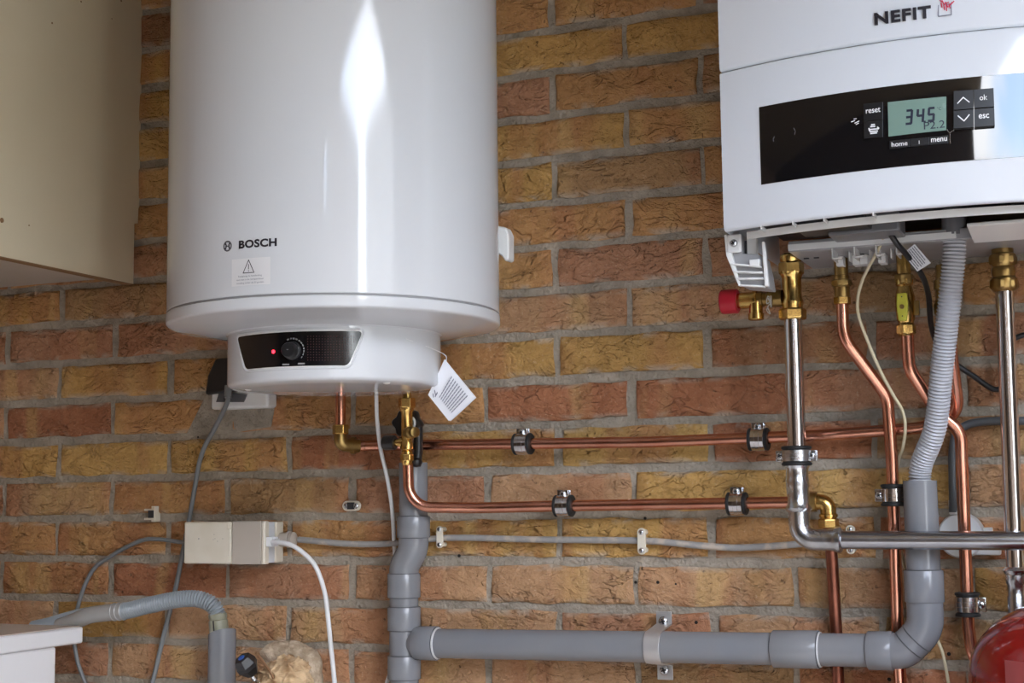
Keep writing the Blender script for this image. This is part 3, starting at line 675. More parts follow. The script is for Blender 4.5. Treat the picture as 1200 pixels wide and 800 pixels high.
# upper horizontal copper line
t = thing('copper_pipe', 'long upper copper pipe running level from the brass elbow under the heater', 'pipe', tuple(P(660, 520, .03)))
ptsA = PP([(413, 523, .034), (430, 522, .030), (600, 520, .03), (760, 518, .03), (960, 510, .03), (1085, 501, .034), (1124, 486, .038), (1116, 425, .070), (1108, 370, .09)])
ptsA[-1].x = ptsA[-2].x
MB().tube(fillet(ptsA, [.02, .3, .3, .3, .12, .035, .1]), RC, 20).build('pipe', COPPER, t)
p = P(1107, 340, .09); fit_ = MB().lathe([(.012, -.03), (.012, -.012), (.0105, -.011), (.0105, 0), (.0125, .001), (.0125, .012), (.0095, .013), (.0095, .03)], p, Z, 20).build('compression_fitting', BRASSD, t)
nut(p + DN * .022, Z, .0138, .014, BRASSD, t)
# elbow and stub under heater
E0 = P(399, 516, .055)
MB().tube([E0 + Z * .005, V((E0.x, E0.y, 1.2325))], RC, 20).build('riser', COPPER, t)
nut(E0 + Z * .0155, Z, .0118, .014, BRASS, t)
MB().tube(fillet([E0 + Z * .012, E0 - Z * .006, P(420, 522.5, .032)], .011), .0098, 18).build('elbow', BRASSD, t)
pe = P(414, 522, .036); MB().lathe([(.0105, -.004), (.0125, -.003), (.0125, .003), (.0105, .004)], pe, P(430, 522, .030) - pe, 20).build('elbow_collar', BRASSD, t)

# lower horizontal copper line with its valve end and brass elbow
t = thing('copper_pipe', 'lower copper pipe curving out of the heater valve and running level below the first', 'pipe', tuple(P(700, 592, .03)))
B0 = P(478, 540, .075)
ptsB = [B0, P(478, 594, .072), P(560, 595, .045), P(661, 592.5, .03), P(820, 590, .03), P(951, 588, .03)]; ptsB[1].x = B0.x
MB().tube(fillet(ptsB, [.034, .2, .3, .3], 14), RC, 20).build('pipe', COPPER, t)
pe1, pe2 = P(951, 588, .03), P(970, 587, .03)
MB().cyl(pe1 - V((.002, 0, 0)), pe1 + V((.007, 0, 0)), .0125, 24, .001).build('collar', BRASSD, t)
pz = P(971, 612, .03); pe2.x = pz.x; pe2.z = pe1.z
MB().tube(fillet([pe1, pe2, pz], .012), .0100, 20).build('elbow', BRASS, t)
nut(pz + DN * .001, Z, .0130, .012, BRASS, t)
MB().lathe([(.0105, 0), (.0118, .001), (.0118, .004), (.0105, .005)], pz + Z * .006, Z, 20).build('elbow_collar', BRASS, t)
ptsC = [pz, P(975, 655, .027), P(980, 740, .02), P(985, 860, .018)]
MB().tube(ptsC, RC, 20).build('drop_pipe', COPPERD, t)['label'] = 'dark tarnished copper drop pipe'

def riser(name, label, pts, rad, top, nut_r=.0115):
    t = thing(name, label, 'pipe', tuple(pts[len(pts) // 2]))
    MB().tube(fillet(pts, rad, 12), RC, 20).build('pipe', COPPER, t)
    return t
# S-bent copper pipe
ptsD = PP([(987, 352, .09), (987.5, 396, .09), (1040, 465, .060), (1045, 535, .055), (1048, 612, .05), (1052, 735, .034), (1058, 860, .02)])
ptsD[1].x = ptsD[0].x
tD = riser('copper_pipe', 'copper pipe with a slanted bend dropping behind the level chrome pipe', ptsD, [.045, .04, .3, .3, .3], None)
p = ptsD[0]; topz = 1.312
MB().lathe([(.0078, -.004), (.0085, .002), (.0095, .004), (.0095, .016), (.0108, .017), (.0108, .0245), (.0095, .0255), (.0095, .0300), (.0085, .031), (.0085, topz - p.z)], p, Z, 24).build('compression_fitting', BRASSD, tD)
nut(p + Z * .000, Z, .0106, .010, BRASS, tD); nut(p + Z * .0215, Z, .0124, .008, BRASSD, tD)
# gas pipe bending behind the hose
ptsE = PP([(1063.5, 392, .09), (1066, 432, .088), (1100, 484, .066), (1126, 505, .060), (1128, 560, .052), (1131, 640, .045), (1135, 735, .04), (1140, 772, .04), (1170, 800, .04), (1190, 850, .04)])
ptsE[1].x = ptsE[0].x
tE = riser('copper_pipe', 'copper pipe bending behind the ribbed hose and passing the white round box', ptsE, [.04, .05, .03, .3, .3, .06, .05, .1], None)
# gas valve
pV = P(1062, 386, .09)
tV = thing('gas_valve', 'small brass shut off valve with yellow green handle under the boiler', 'valve', tuple(pV))
MB().lathe([(.0078, -.008), (.0100, -.006), (.0100, .006), (.0088, .008), (.0105, .012), (.0115, .022), (.0115, .040), (.0095, .048), (.0085, .052), (.0105, .054), (.0105, .060), (.0085, .062), (.0085, 1.312 - pV.z)], pV, Z, 24).build('body', BRASS, tV)
nut(pV, Z, .0118, .012, BRASS, tV); nut(pV + Z * .061, Z, .0118, .012, BRASSD, tV)
hc = P(1058, 360, .112); hp = []
for u, v in ((-.0048, -.0165), (.0048, -.0165), (.0062, -.004), (.0066, .004), (.0058, .0165), (-.0058, .0165), (-.0066, .004), (-.0062, -.004)): hp.append(hc + V((u, 0, v)))
hd = MB().prism(hp, (0, -.006, 0)).build('handle', YEL, tV, bevel=.0012)
MB().cyl(V((hc.x, -.118, hc.z)), V((hc.x, -.1202, hc.z)), .0028, 12).build('handle_screw', BRASSD, hd)
for s in (-.011, .012): MB().cyl(V((hc.x, -.118, hc.z + s)), V((hc.x, -.1186, hc.z + s)), .0008, 8).build('pinhole', DARKIN, hd)
MB().cyl(V((hc.x, -.095, hc.z)), V((hc.x, -.113, hc.z)), .006, 16).build('spindle', BRASSD, tV)
MB().bb((hc.x + .010, -.094, hc.z - .008), (hc.x + .0165, -.086, hc.z + .010)).build('lug', BRASSD, tV, bevel=.001)

# chrome pipes
RS = .0112
pF = P(929, 369, .095)
tF = thing('steel_pipe', 'shiny steel pipe dropping from the brass safety valve and turning level to the frame edge', 'pipe', tuple(P(936, 530, .095)))
FB = P(936.5, 632.5, .1); F0 = V((pF.x, -.095, pF.z)); FT = P(934.5, 545, .097)
FH0, FH1 = P(984, 632.5, .1), P(1320, 634, .1)
MB().tube([F0, FT], RS, 28).build('pipe', CHROME, tF)
dv = (FB - FT).normalized(); FBc = V((FT.x + (FB.z - FT.z) * 0 + .0005, FB.y, FB.z))
MB().lathe([(.0120, -.004), (.0138, -.003), (.0150, 0), (.0138, .003), (.0128, .005), (.0128, .016), (.0134, .018), (.0134, .026), (.0128, .028), (.0132, .046), (.0150, .050), (.0165, .0525), (.0150, .055), (.0125, .057)], FT, FBc - FT, 32).build('press_coupling', ZINC, tF)
pb = FT + (FBc - FT).normalized() * .050
MB().tube(fillet([pb, FBc, FH0 + V((.002, 0, 0))], .036, 16), .0128, 28).build('press_elbow', ZINC, tF)
MB().lathe([(.0125, -.022), (.0132, -.019), (.0128, -.016), (.0132, -.010), (.0140, -.006), (.0152, -.003), (.0152, .001), (.0125, .003)], FH0, V((1, 0, 0)), 32).build('elbow_collar', ZINC, tF)
MB().tube([FH0, FH1], .0109, 28).build('pipe', mat('galvanised_steel', (.50, .51, .54), .24, 1.0, var=(40, (.40, .41, .44), .4, .7), bump=(60, .15, (.2, 1, 1))), tF)
# safety valve
tS = thing('safety_valve', 'brass pressure relief valve with red cap at the boiler corner', 'valve', tuple(pF))
cX = pF.x; pS = V((cX, -.095, pF.z))
MB().lathe([(.0112, -.006), (.0125, -.002), (.0125, .010), (.0135, .013), (.0135, .018), (.0118, .021), (.0118, .046), (.0128, .048), (.0142, .051), (.0142, .054), (.0125, .056), (.0125, .066), (.0138, .068), (.0138, .074), (.0110, .076), (.0110, 1.3125 - pS.z)], pS, Z, 28).build('body', BRASS, tS)
nut(pS + Z * .001, Z, .0172, .014, BRASS, tS); nut(pS + Z * .058, Z, .0158, .016, BRASS, tS)
bz = P(905, 350, .095).z; bxa = P(863, 350, .095).x
MB().lathe([(.0105, 0), (.0105, .018), (.0085, .019), (.0085, .024), (.0098, .025), (.0098, .045)], (cX - .012, -.095, bz), (-1, 0, 0), 24).build('side_branch', BRASSD, tS)
MB().lathe([(.0085, 0), (.0115, .002), (.0115, .006), (.0105, .008), (.0105, .022), (.0095, .024), (.0095, .034)], (cX - .042, -.095, bz), (-1, 0, 0), 24).build('relief_body', BRASS, tS)
oc = P(886, 352, .095).x
MB().lathe([(.0085, 0), (.0085, .014), (.0098, .0145), (.0098, .0215), (.0088, .0225), (.0060, .0225)], (oc, -.097, bz - .003), DN, 24).build('outlet', BRASS, tS)
capb = MB(); n = 30; rg = []
for h, r in ((0, .0140), (.001, .0150), (.020, .0150), (.0215, .0138), (.0215, .002)):
    rg.append([V((bxa + .002 - h, -.095 + r * (1 + .03 * (k % 2)) * math.cos(2 * math.pi * k / n), bz + r * (1 + .03 * (k % 2)) * math.sin(2 * math.pi * k / n))) for k in range(n)])
capb.rings(rg).build('cap', REDCAP, tS)
random.seed(3)
hp_ = [V((cX - .026 + random.uniform(-.004, .004), -.107 + random.uniform(-.003, .003), bz - .010 + random.uniform(-.012, .014))) for k in range(12)]
MB().tube(spline(hp_, 6), .0007, 6).build('hemp_sealing', mat('hemp', (.45, .42, .36), .9), tS)

# right hand steel pipe
tG = thing('steel_pipe', 'upright shiny steel pipe beside the frame edge above the red vessel', 'pipe', tuple(P(1185, 520, .07)))
pG = P(1177, 340, .07); G1 = P(1190, 664, .068)
MB().tube([pG, G1], .0108, 28).build('pipe', CHROME, tG)
MB().lathe([(.0112, -.002), (.0135, .000), (.0155, .003), (.0155, .013), (.0130, .016), (.0140, .022), (.0140, .026), (.0125, .028), (.0150, .032), (.0150, .042), (.0125, .044), (.0125, 1.312 - pG.z)], pG, Z, 28).build('compression_fitting', BRASSD, tG)
nut(pG + Z * .007, Z, .0172, .012, BRASSD, tG); nut(pG + Z * .036, Z, .0170, .011, BRASSD, tG)
MB().lathe([(.0112, 0), (.0135, -.002), (.0150, -.004), (.0135, -.007), (.0118, -.009), (.0118, -.018), (.0100, -.021), (.0100, -.032), (.0108, -.034), (.0108, -.060)], G1, Z, 28).build('press_coupling', ZINC, tG)

# ------------------------------------------------------------------ pipe clamps
def clamp(label, c, ax, ear_dirs, r0=RC, group=None, band=CHROME, rubw=.026, bw=.017):
    """rubber lined clamp round a pipe at c along ax, ears in ear_dirs, stud back to the wall"""
    c = V(c); ax = V(ax).normalized(); t = thing('pipe_clamp', label, 'clamp', (c.x, 0, c.z), group)
    rb = MB(); rb.annulus(c, ax, r0 - .0002, r0 + .0056, rubw, 28, .0008)
    for s in (-1, 1): rb.annulus(c + ax * s * (rubw / 2 - .0022), ax, r0, r0 + .0072, .0038, 28, .0010)
    rb.build('rubber_lining', RUBBER, t)
    bo = MB(); bo.annulus(c, ax, r0 + .0054, r0 + .0072, bw, 32, .0005); bo = bo.build('band', band, t)
    MB().annulus(c, ax, r0 + .0064, r0 + .0077, bw * .35, 32, .0004).build('band_rib', band, bo)
    for ed in ear_dirs:
        ed = V(ed).normalized(); out_ = V((0, -1, 0)); side_ = ax
        q_ = c + ed * (r0 + .0082)
        rot = Matrix((ed, side_, ed.cross(side_))).transposed()
        for off in (-.0035, .0035):
            MB().box(q_ + V((0, off, 0)), (.011, bw * .95, .0016) if abs((ed.cross(side_)).y) > .5 else (.011, bw * .95, .0016), rot).build('ear', band, t, bevel=.0006)
        s_ = screw(q_ + V((0, -.0042, 0)), (0, -1, 0), .0046, parent=t, m=ZINC); cross(q_ + V((0, -.0042, 0)), (0, -1, 0), .0046, s_)
        MB().cyl(q_ + V((0, -.004, 0)), q_ + V((0, .010, 0)), .0022, 10).build('clamp_bolt', ZINC, t)
    MB().cyl(V((c.x, c.y + r0 + .004, c.z)), V((c.x, .008, c.z)), .0038, 14).build('stud', ZINC, t)
    return t
XA_ = V((1, 0, 0))
clamp('first rubber lined steel clip on the upper copper pipe, below the heater', P(613, 520, .03), XA_, [(0, 0, 1)])
clamp('second clip on the upper copper pipe, just before the upright steel pipe', P(889, 514.5, .03), XA_, [(0, 0, 1)])
clamp('first clip on the lower copper pipe, right of its brass valve bend', P(661, 592.5, .03), XA_, [(0, 0, 1)])
clamp('second clip on the lower copper pipe, just before the brass elbow', P(864, 590, .03), XA_, [(0, 0, 1)])
clamp('two eared steel clamp round the upright steel pipe above its elbow', P(933.5, 534, .0965), Z, [(-1, 0, 0), (1, 0, 0)], RS, bw=.014, rubw=.024, band=ZINC)
clamp('steel clamp on the bent copper pipe beside the grey hose socket', P(1046.5, 580, .052), Z, [(-1, 0, 0)], bw=.016, rubw=.027)
clamp('steel clamp on the copper pipe just above the red vessel', P(1134, 708, .0415), Z, [(1, 0, 0)], bw=.018, rubw=.029)

# ------------------------------------------------------------------ PVC drain
RP, RSK = .0200, .0232
tP = thing('drain_pipe', 'grey plastic drain pipe branching from an upright stack to the hose socket', 'pipe', tuple(P(640, 757, .045)))
dS = .042
def pv(x, y, d=dS): return P(x, y, d)
xa = pv(484.5, 600).x; xb = pv(473.5, 740).x
def vz(y, x=475): return pv(x, y).z
MB().tube([V((xa, -dS, vz(542, 484))), V((xa, -dS, vz(620, 484)))], RP, 36, cap=False).build('pipe', PVC, tP)
def sock(a, b, r=RSK, nm='socket', m=PVC, seg=36):
    a, b = V(a), V(b); L = (b - a).length
    return MB().lathe([(RP + .0004, .005), (RP + .0016, .0002), (r - .0004, 0), (r, .0006), (r, L - .0006), (r - .0004, L), (RP + .0016, L - .0002), (RP + .0004, L - .005)], a, b - a, seg, cap=False).build(nm, m, tP), [MB().lathe([(RP - .0005, q - .0007), (RP + .0013, q - .0006), (RP + .0013, q + .0006), (RP - .0005, q + .0007)], a, b - a, seg, cap=False).build('joint_line', PVCJ, tP) for q in (-.0005, L + .0005)]
sock((xa, -dS, vz(605, 485)), (xa, -dS, vz(629.5, 485)))
MB().tube(fillet([V((xa, -dS, vz(622, 485))), V((xa, -dS, vz(643, 485))), V((xb, -dS, vz(664, 475))), V((xb, -dS, vz(690, 475)))], .03, 8), RSK - .0024, 36).build('offset_bend', PVC, tP)
sock((xb, -dS, vz(672)), (xb, -dS, vz(699.5)))
MB().tube([V((xb, -dS, vz(695))), V((xb, -dS, vz(870)))], RP, 36, cap=False).build('pipe', PVC, tP)
sock((xb, -dS, vz(711)), (xb, -dS, vz(738))); sock((xb, -dS, vz(768)), (xb, -dS, vz(795)))
MB().cyl((xb, -dS, vz(736)), (xb, -dS, vz(770)), RSK - .0026, 36).build('tee_body', PVC, tP)
R0 = V((xb, -dS, vz(753))); RE = P(1086, 763, .066)
run = lambda x: R0 + (RE - R0) * ((P(x, 758, .05).x - R0.x) / (RE.x - R0.x))
MB().lathe([(RP - .005, .0), (RP - .004, .006), (RSK - .002, .036)], R0, RE - R0, 36).build('tee_branch', PVC, tP)
sock(run(486), run(510))
MB().lathe([(RP, 0), (RP + .0016, .0002), (RP + .0012, .0022), (RP, .0026)], run(510.5), RE - R0, 36, cap=False).build('glue_line', PVCG, tP)
MB().tube([run(500), run(1040)], RP, 40, cap=False).build('pipe', PVC, tP)
sock(run(909), run(962))
MB().lathe([(RP, 0), (RP + .0014, .0002), (RP + .0010, .0016), (RP, .002)], run(963), RE - R0, 36, cap=False).build('glue_line', PVCG, tP)
sock(run(1020), run(1049))
c1 = run(1061); c2 = V((RE.x, RE.y, c1.z + (RE.x - c1.x)))
fe = fillet([run(1044), c1, c2, V((RE.x, RE.y, P(1086, 692, .066).z))], .034, 8)
MB().tube(fe, RSK - .0018, 36).build('elbow', PVC, tP)
for k in (9, 10):
    d_ = (fe[10] - fe[9]).normalized()
    p_ = fe[9] + (fe[10] - fe[9]) * (.12 if k == 9 else .88)
    MB().lathe([(RSK - .0024, -.0008), (RSK - .0014, -.0006), (RSK - .0014, .0006), (RSK - .0024, .0008)], p_, d_, 36, cap=False).build('joint_line', PVCJ, tP)
rx, ry = RE.x, RE.y
zr = lambda y: P(1086, y, .066).z
sock((rx, ry, zr(705)), (rx, ry, zr(668)))
MB().lathe([(RP, zr(690)), (RP, zr(563)), (RP - .0022, zr(563)), (RP - .0022, zr(600))], (rx, ry, 0), Z, 40, cap=False).build('riser_pipe', PVC, tP)
MB().cyl((rx, ry, zr(606)), (rx, ry, zr(603)), RP - .001, 24).build('inner_stop', DARKIN, tP)
# strap on the run
cS = run(770); dirR = (RE - R0).normalized()
tK = thing('pipe_strap', 'curved metal strap with two screws holding the level grey drain pipe', 'strap', (cS.x, 0, cS.z))
mb = MB(); w = .0105; n = 20; rows = []
ri, ro = RP + .0004, RP + .0026
path = []
wy = .018
zt2, zb2 = P(769, 716, wy).z - cS.z, P(773, 796, wy).z - cS.z
path += [(-wy - cS.y, zt2), (-wy - cS.y, ro + .004)]
for k in range(n + 1):
    a_ = math.radians(62 - 124 * k / n); path.append((-ro * math.cos(a_), ro * math.sin(a_)))
path += [(-wy - cS.y, -ro - .004), (-wy - cS.y, zb2)]
hwid = lambda i: w
ring_o = [[V((cS.x + s * w + (-.0 if s < 0 else 0), cS.y + y_, cS.z + z_)) for s in (-1, 1)] for y_, z_ in path]
nv_ = []
for i in range(len(path)):
    a_ = path[max(i - 1, 0)]; b_ = path[min(i + 1, len(path) - 1)]; ty, tz_ = b_[0] - a_[0], b_[1] - a_[1]; L = math.hypot(ty, tz_); nv_.append(V((0, tz_ / L, -ty / L)) * -.0018)
mb.rings([[p0, p1, p1 + q_, p0 + q_] for (p0, p1), q_ in zip(ring_o, nv_)])
sb = mb.build('band', STRAPM, tK, bevel=.0006)
for zz in (zt2 - .0125, zb2 + .0125):
    p = V((cS.x, -wy - .002, cS.z + zz)); s_ = screw(p, (0, -1, 0), .0062, parent=tK); cross(p, (0, -1, 0), .0062, s_, ang=.3)
    MB().cyl(V((cS.x, -wy - .001, cS.z + zz)), V((cS.x, .01, cS.z + zz)), .003, 10).build('spacer', ZINC, tK)

# corrugated hose from boiler to riser
def corrugated(pts, r, pitch, depth, seg=24, frac=4):
    q_ = resample(pts, pitch / frac); rr = [r - depth * (0, .3, 1, .3)[i % 4] if frac == 4 else r for i in range(len(q_))]
    return MB().tube(q_, rr, seg)
hz = spline([P(1118.5, 262, .150), P(1118, 300, .148), P(1112, 360, .140), P(1104, 430, .118), P(1096, 500, .092), V((rx + .003, ry - .004, zr(545))), V((rx, ry, zr(575)))], 14)
tH = thing('ribbed_hose', 'pale grey ribbed hose from boiler underside into the grey drain socket', 'hose', tuple(P(1104, 430, .118)))
corrugated(hz, .0136, .0042, .0022).build('hose', FLEX, tH)
MB().tube([P(1118.5, 256, .150) + Z * .01, P(1118.3, 276, .150)], .0142, 24).build('collar', mat('grey_collar', (.17, .17, .18), .4), tH)

# ------------------------------------------------------------------ heater inlet group
pI = P(477, 520, .078)
tI = thing('inlet_valve', 'brass inlet valve with black knobs under the water heater', 'valve', tuple(pI))
def iz(y): return P(477, y, .078).z
o_ = V((pI.x, -.078, 0))
MB().lathe([(.0062, iz(545)), (.0080, iz(541)), (.0080, iz(529)), (.0070, iz(528)), (.0092, iz(526)), (.0092, iz(520)), (.0080, iz(518)), (.0080, iz(483)), (.0098, iz(481)), (.0098, iz(478)), (.0062, iz(466)), (.0062, 1.2325)], o_, Z, 28).build('body', BRASS, tI)
nut(o_ + Z * iz(472), Z, .0120, .014, BRASS, tI); nut(o_ + Z * iz(536), Z, .0094, .010, BRASS, tI)
st0 = V((pI.x, -.078, iz(518)))
MB().lathe([(.0072, 0), (.0072, .010), (.0050, .011), (.0050, .020)], st0, (-1, 0, 0), 20).build('side_stem', BRASS, tI)
MB().lathe([(.0088, 0), (.0100, .001), (.0102, .016), (.0088, .018), (.001, .018)], st0 + V((-.018, 0, 0)), (-1, 0, 0), 24).build('knob', BLACKPL, tI)
MB().lathe([(.0085, 0), (.0085, .010), (.0065, .012), (.0072, .020), (.0050, .021)], V((pI.x + .002, -.080, iz(507))), V((1, -.6, 0)), 20).build('test_port', BRASSD, tI)
hb = MB(); n = 40; cK = P(478, 496, .062); rg = []
for y_, k_ in ((0, .92), (.003, 1), (.010, 1), (.013, .9)):
    rg.append([V((cK.x + .0215 * k_ * (1 + .10 * math.cos(6 * 2 * math.pi * j / n + .6)) * math.cos(2 * math.pi * j / n), cK.y + .006 - y_, cK.z + .0190 * k_ * (1 + .10 * math.cos(6 * 2 * math.pi * j / n + .6)) * math.sin(2 * math.pi * j / n))) for j in range(n)])
hb.rings(rg).build('hand_wheel', BLACKPL, tI)
MB().annulus(V((cK.x + .006, cK.y - .009, cK.z)), (0, 1, 0), .0085, .0105, .004).build('washer', WPLAST, tI)
MB().tube(fillet([P(490, 500, .062), P(490, 530, .062), P(488, 546, .062)], .01), .0065, 14).build('drain_spout', BLACKPL, tI)
MB().ball(P(488, 541, .064), .0085, 2, (1, 1, .9)).build('spout_end', BLACKPL, tI)

# ------------------------------------------------------------------ cables
def cable(name, label, pts, r, m, group=None, seg=10, n=8):
    o = MB().tube(spline(pts, n), r, seg).build(name, m, None, origin=tuple(pts[len(pts) // 2])); return tag(o, label, 'cable', group)
GC = cable('power_cable', 'grey cable hanging from the black plug behind the heater', PP([(268, 462, .045), (266, 472, .04), (254, 497, .028), (237, 530, .018), (229, 567, .010), (222, 607, .0055), (212, 658, .0055), (206, 688, .010), (198, 720, .014), (190, 752, .014), (179, 798, .014), (164, 850, .014)]), .0037, GCABLE)
cable('power_cable', 'grey cable looping from the socket box down behind the washing machine', PP([(232, 636, .012), (212, 635, .012), (190, 632, .012), (170, 632, .012), (150, 640, .012), (132, 650, .012), (112, 664, .013), (100, 684, .015), (92, 708, .02), (86, 735, .022), (88, 760, .022), (93, 782, .022), (101, 803, .022), (116, 850, .02)]), .0033, GCABLE)
cable('conduit_cable', 'paint spattered grey cable running level along the bricks behind the pipes', PP([(350, 632, .0112), (362, 633, .011), (410, 637, .011), (460, 636.5, .011), (525, 630, .011), (630, 632, .011), (755, 633.5, .011), (820, 639, .011), (860, 641.5, .011), (900, 640, .011), (940, 637, .011), (1000, 632, .011), (1050, 630, .011)]), .0046, CONDUIT)
cable('power_cable', 'thin white cable hanging from the heater behind the grey stack', PP([(440.5, 455, .10), (441, 466, .095), (442, 492, .07), (446, 526, .05), (452, 552, .04), (458, 584, .03), (460.5, 610, .018), (462, 640, .010), (464, 670, .008), (462, 730, .009), (457, 785, .012), (453, 802, .014), (448, 840, .016)]), .0029, WCABLE)
cable('power_cable', 'white plug cable curving down from the socket box to the tan cloth', PP([(318, 635, .052), (325, 635, .056), (340, 638, .06), (356, 648, .06), (370, 664, .058), (380, 692, .055), (384, 720, .052), (388, 760, .05), (392, 799, .05), (396, 850, .05)]), .0034, WCABLE)
cable('sensor_wire', 'thin cream wire looping from the boiler past the bent copper pipe', PP([(1038, 262, .17), (1036, 276, .165), (1029, 293, .155), (1010, 330, .14), (1005, 363, .13), (1017, 400, .12), (1033, 437, .108), (1047, 463, .095), (1057, 480, .085), (1061, 500, .075), (1058, 525, .062), (1053, 540, .045), (1050, 580, .030), (1055, 640, .026), (1063, 672, .022), (1082, 720, .018), (1101, 755, .014), (1108, 780, .014), (1116, 830, .014)]), .0019, CWIRE)
cable('signal_cable', 'black cable hanging from the boiler and crossing behind the upright steel pipe', PP([(1040, 268, .19), (1050, 284, .185), (1062, 298, .17), (1080, 322, .14), (1088, 346, .11), (1091, 380, .075), (1099, 403, .04), (1120, 426, .026), (1140, 440, .022), (1165, 456, .022), (1176, 448, .022), (1176, 415, .022), (1186, 398, .022), (1215, 388, .022)]), .0034, BCABLE)
# paper flag on the black cable
fc = P(1074, 299, .165); t = thing('cable_flag', 'small white printed label wrapped round the black cable', 'label', tuple(fc))
a4 = [P(1058, 297, .165), P(1072, 286, .165), P(1091, 308, .165), P(1075, 318, .165)]
fl = MB().prism(a4, (0, -.0006, 0)).build('flag', PAPER, t, smooth=False)
def flm(u, v, n=0.0): return a4[0] + (a4[3] - a4[0]) * u + (a4[1] - a4[0]) * v + V((0, -.0009, 0))
pr = MB(); random.seed(5)
for k in range(6):
    v = .12 + k * .15; u = .08
    while u < .85:
        l_ = random.uniform(.05, .16); strokes([((u, v), (min(u + l_, .93), v))], .06, flm, 0, pr); u += l_ + .05
pr.build('print', INKG, fl, smooth=False)
cable('power_cable', 'thick dark grey cable arching into the white round box behind the pipes', PP([(1117, 600, .02), (1117, 584, .02), (1116.5, 555, .018), (1116.5, 528, .016), (1121, 508, .015), (1133, 498, .015), (1150, 494, .015), (1174, 493, .015), (1210, 493, .015), (1240, 494, .015)]), .0052, DCABLE, seg=14)

# ------------------------------------------------------------------ cable clips on the wall
def saddle(label, px, py, h, w, d=.016, horiz=False, parts=True):
    c = P(px, py, d); t = thing('cable_clip', label, 'clip', (c.x, 0, c.z)); mb = MB(); n = 8
    L = h / 2 - w / 2; poly = []
    for k in range(n + 1): a_ = math.pi * k / n; poly.append((w / 2 * math.cos(a_), L + w / 2 * math.sin(a_)))
    for k in range(n + 1): a_ = math.pi + math.pi * k / n; poly.append((w / 2 * math.cos(a_), -L + w / 2 * math.sin(a_)))
    if horiz: poly = [(v, -u) for u, v in poly]
    MB().prism([V((c.x + u, -d, c.z + v)) for u, v in poly], (0, -.0035, 0)).build('saddle', CREAMPL, t, bevel=.0008)
    for s in (-1, 1):
        q_ = V((c.x + (s * L if horiz else 0), -d - .0032, c.z + (0 if horiz else s * L)))
        MB().cyl(V((q_.x, .004, q_.z)), V((q_.x, -d + .0002, q_.z)), w * .33, 12).build('post', CREAMPL, t)
        sc2 = screw(q_, (0, -1, 0), w * .30, parent=t, m=ZINC)
        MB().box(q_ + V((0, -w * .21, 0)), (w * .08, .0004, w * .40), Matrix.Rotation(.4 * s, 3, 'Y')).build('slot', DARKIN, sc2)
    return t, c
saddle('cream saddle clip on the grey cable right beside the drain stack', 516, 629, .031, .0100)
saddle('cream saddle clip midway along the grey cable above the pipe strap', 752.5, 634, .035, .0115)
saddle('cream saddle clip mostly hidden behind the level steel pipe', 997, 632, .036, .0110)
t, c = saddle('empty oval cable clip on the bricks under the heater', 413, 592.5, .030, .0145, .004, True)
MB().bb((c.x - .0055, -.010, c.z - .005), (c.x + .0055, -.0076, c.z + .005)).build('opening', DARKIN, t)
pcl = P(180, 602, .004); t = thing('cable_clip', 'empty square cable clip on the bricks above the looping grey cable', 'clip', (pcl.x, 0, pcl.z))
MB().bb((pcl.x + .0015, -.012, pcl.z - .0120), (pcl.x + .0085, .002, pcl.z + .0120)).build('base', CREAMPL, t, bevel=.0008)
for s in (.0065, -.0075): MB().bb((pcl.x - .0135, -.010, pcl.z + s - .0016), (pcl.x + .002, -.002, pcl.z + s + .0016)).build('prong', CREAMPL, t, bevel=.0006)
MB().bb((pcl.x - .004, -.0125, pcl.z - .006), (pcl.x + .006, -.0110, pcl.z + .0055)).build('opening', DARKIN, t)

# ------------------------------------------------------------------ double socket box
dF = .060
x0 = P(215.5, 635, dF).x; xm = P(271.5, 635, dF).x; x1 = P(310, 635, dF).x
zt3 = P(262, 611, dF).z; zb3 = P(262, 660.5, dF).z; zh = (zt3 + zb3) / 2
t = thing('socket_box', 'cream double surface socket box with closed flaps and a plug in its side', 'socket', (x1 - .05, 0, zh))
MB().bb((x0 + .018, -.0285, zb3 + .001), (x1 - .0005, -.0075, zt3 - .001)).build('base', CREAMPL, t, bevel=.002)
MB().bb((x0 + .006, -.044, zb3 + .002), (xm, -.029, zt3 - .002)).build('body', CREAMPL, t, bevel=.0015)
MB().bb((xm + .001, -.046, zb3 + .001), (x1 - .002, -.029, zt3 - .001)).build('body', BLUEWH, t, bevel=.0015)
lid = MB().bb((x0, -.060, zb3), (xm - .0012, -.045, zt3)).build('flap', CREAMPL, t, bevel=.0022)
for s in (zt3 - .006, zb3 + .006): MB().bb((xm - .0075, -.0612, s - .005), (xm + .0002, -.052, s + .005)).build('hinge', CREAMPL, lid, bevel=.001)
for x, y in ((233, 631), (251, 626), (252, 631), (261, 631), (255, 634), (250, 632)):
    p = P(x, y, .0601); MB().cyl(p, p + V((0, -.0003, 0)), .0008 if x == 233 else .0005, 8).build('fleck', DARKIN, lid)
MB().bb((xm + .0006, -.060, zb3 - .0005), (x1 - .006, -.047, zt3 + .0005)).build('flap', TAUPEPL, t, bevel=.001)['label'] = 'greyish brown flap'
MB().bb((x1 - .006, -.0598, zb3 - .0005), (x1, -.047, zt3 + .0005)).build('flap_edge_highlight', CREAMPL, t, bevel=.002)  # lighter cream strip puts the bevel's highlight into the colour
pl = MB().box((x1 + .003, -.0455, zh + .001), (.010, .020, .014)).build('plug', WCABLE, t, bevel=.001)
for k in range(3): MB().box((x1 + .006 + k * .0035, -.047, zh + .001), (.0016, .012, .0125 - k * .0018)).build('strain_relief_rib', WCABLE, pl, bevel=.0005)
MB().cyl((x1, -.0475, zh + .001), (x1 + .018, -.0510, zh + .0012), .0040, 14).build('strain_relief', WCABLE, t)
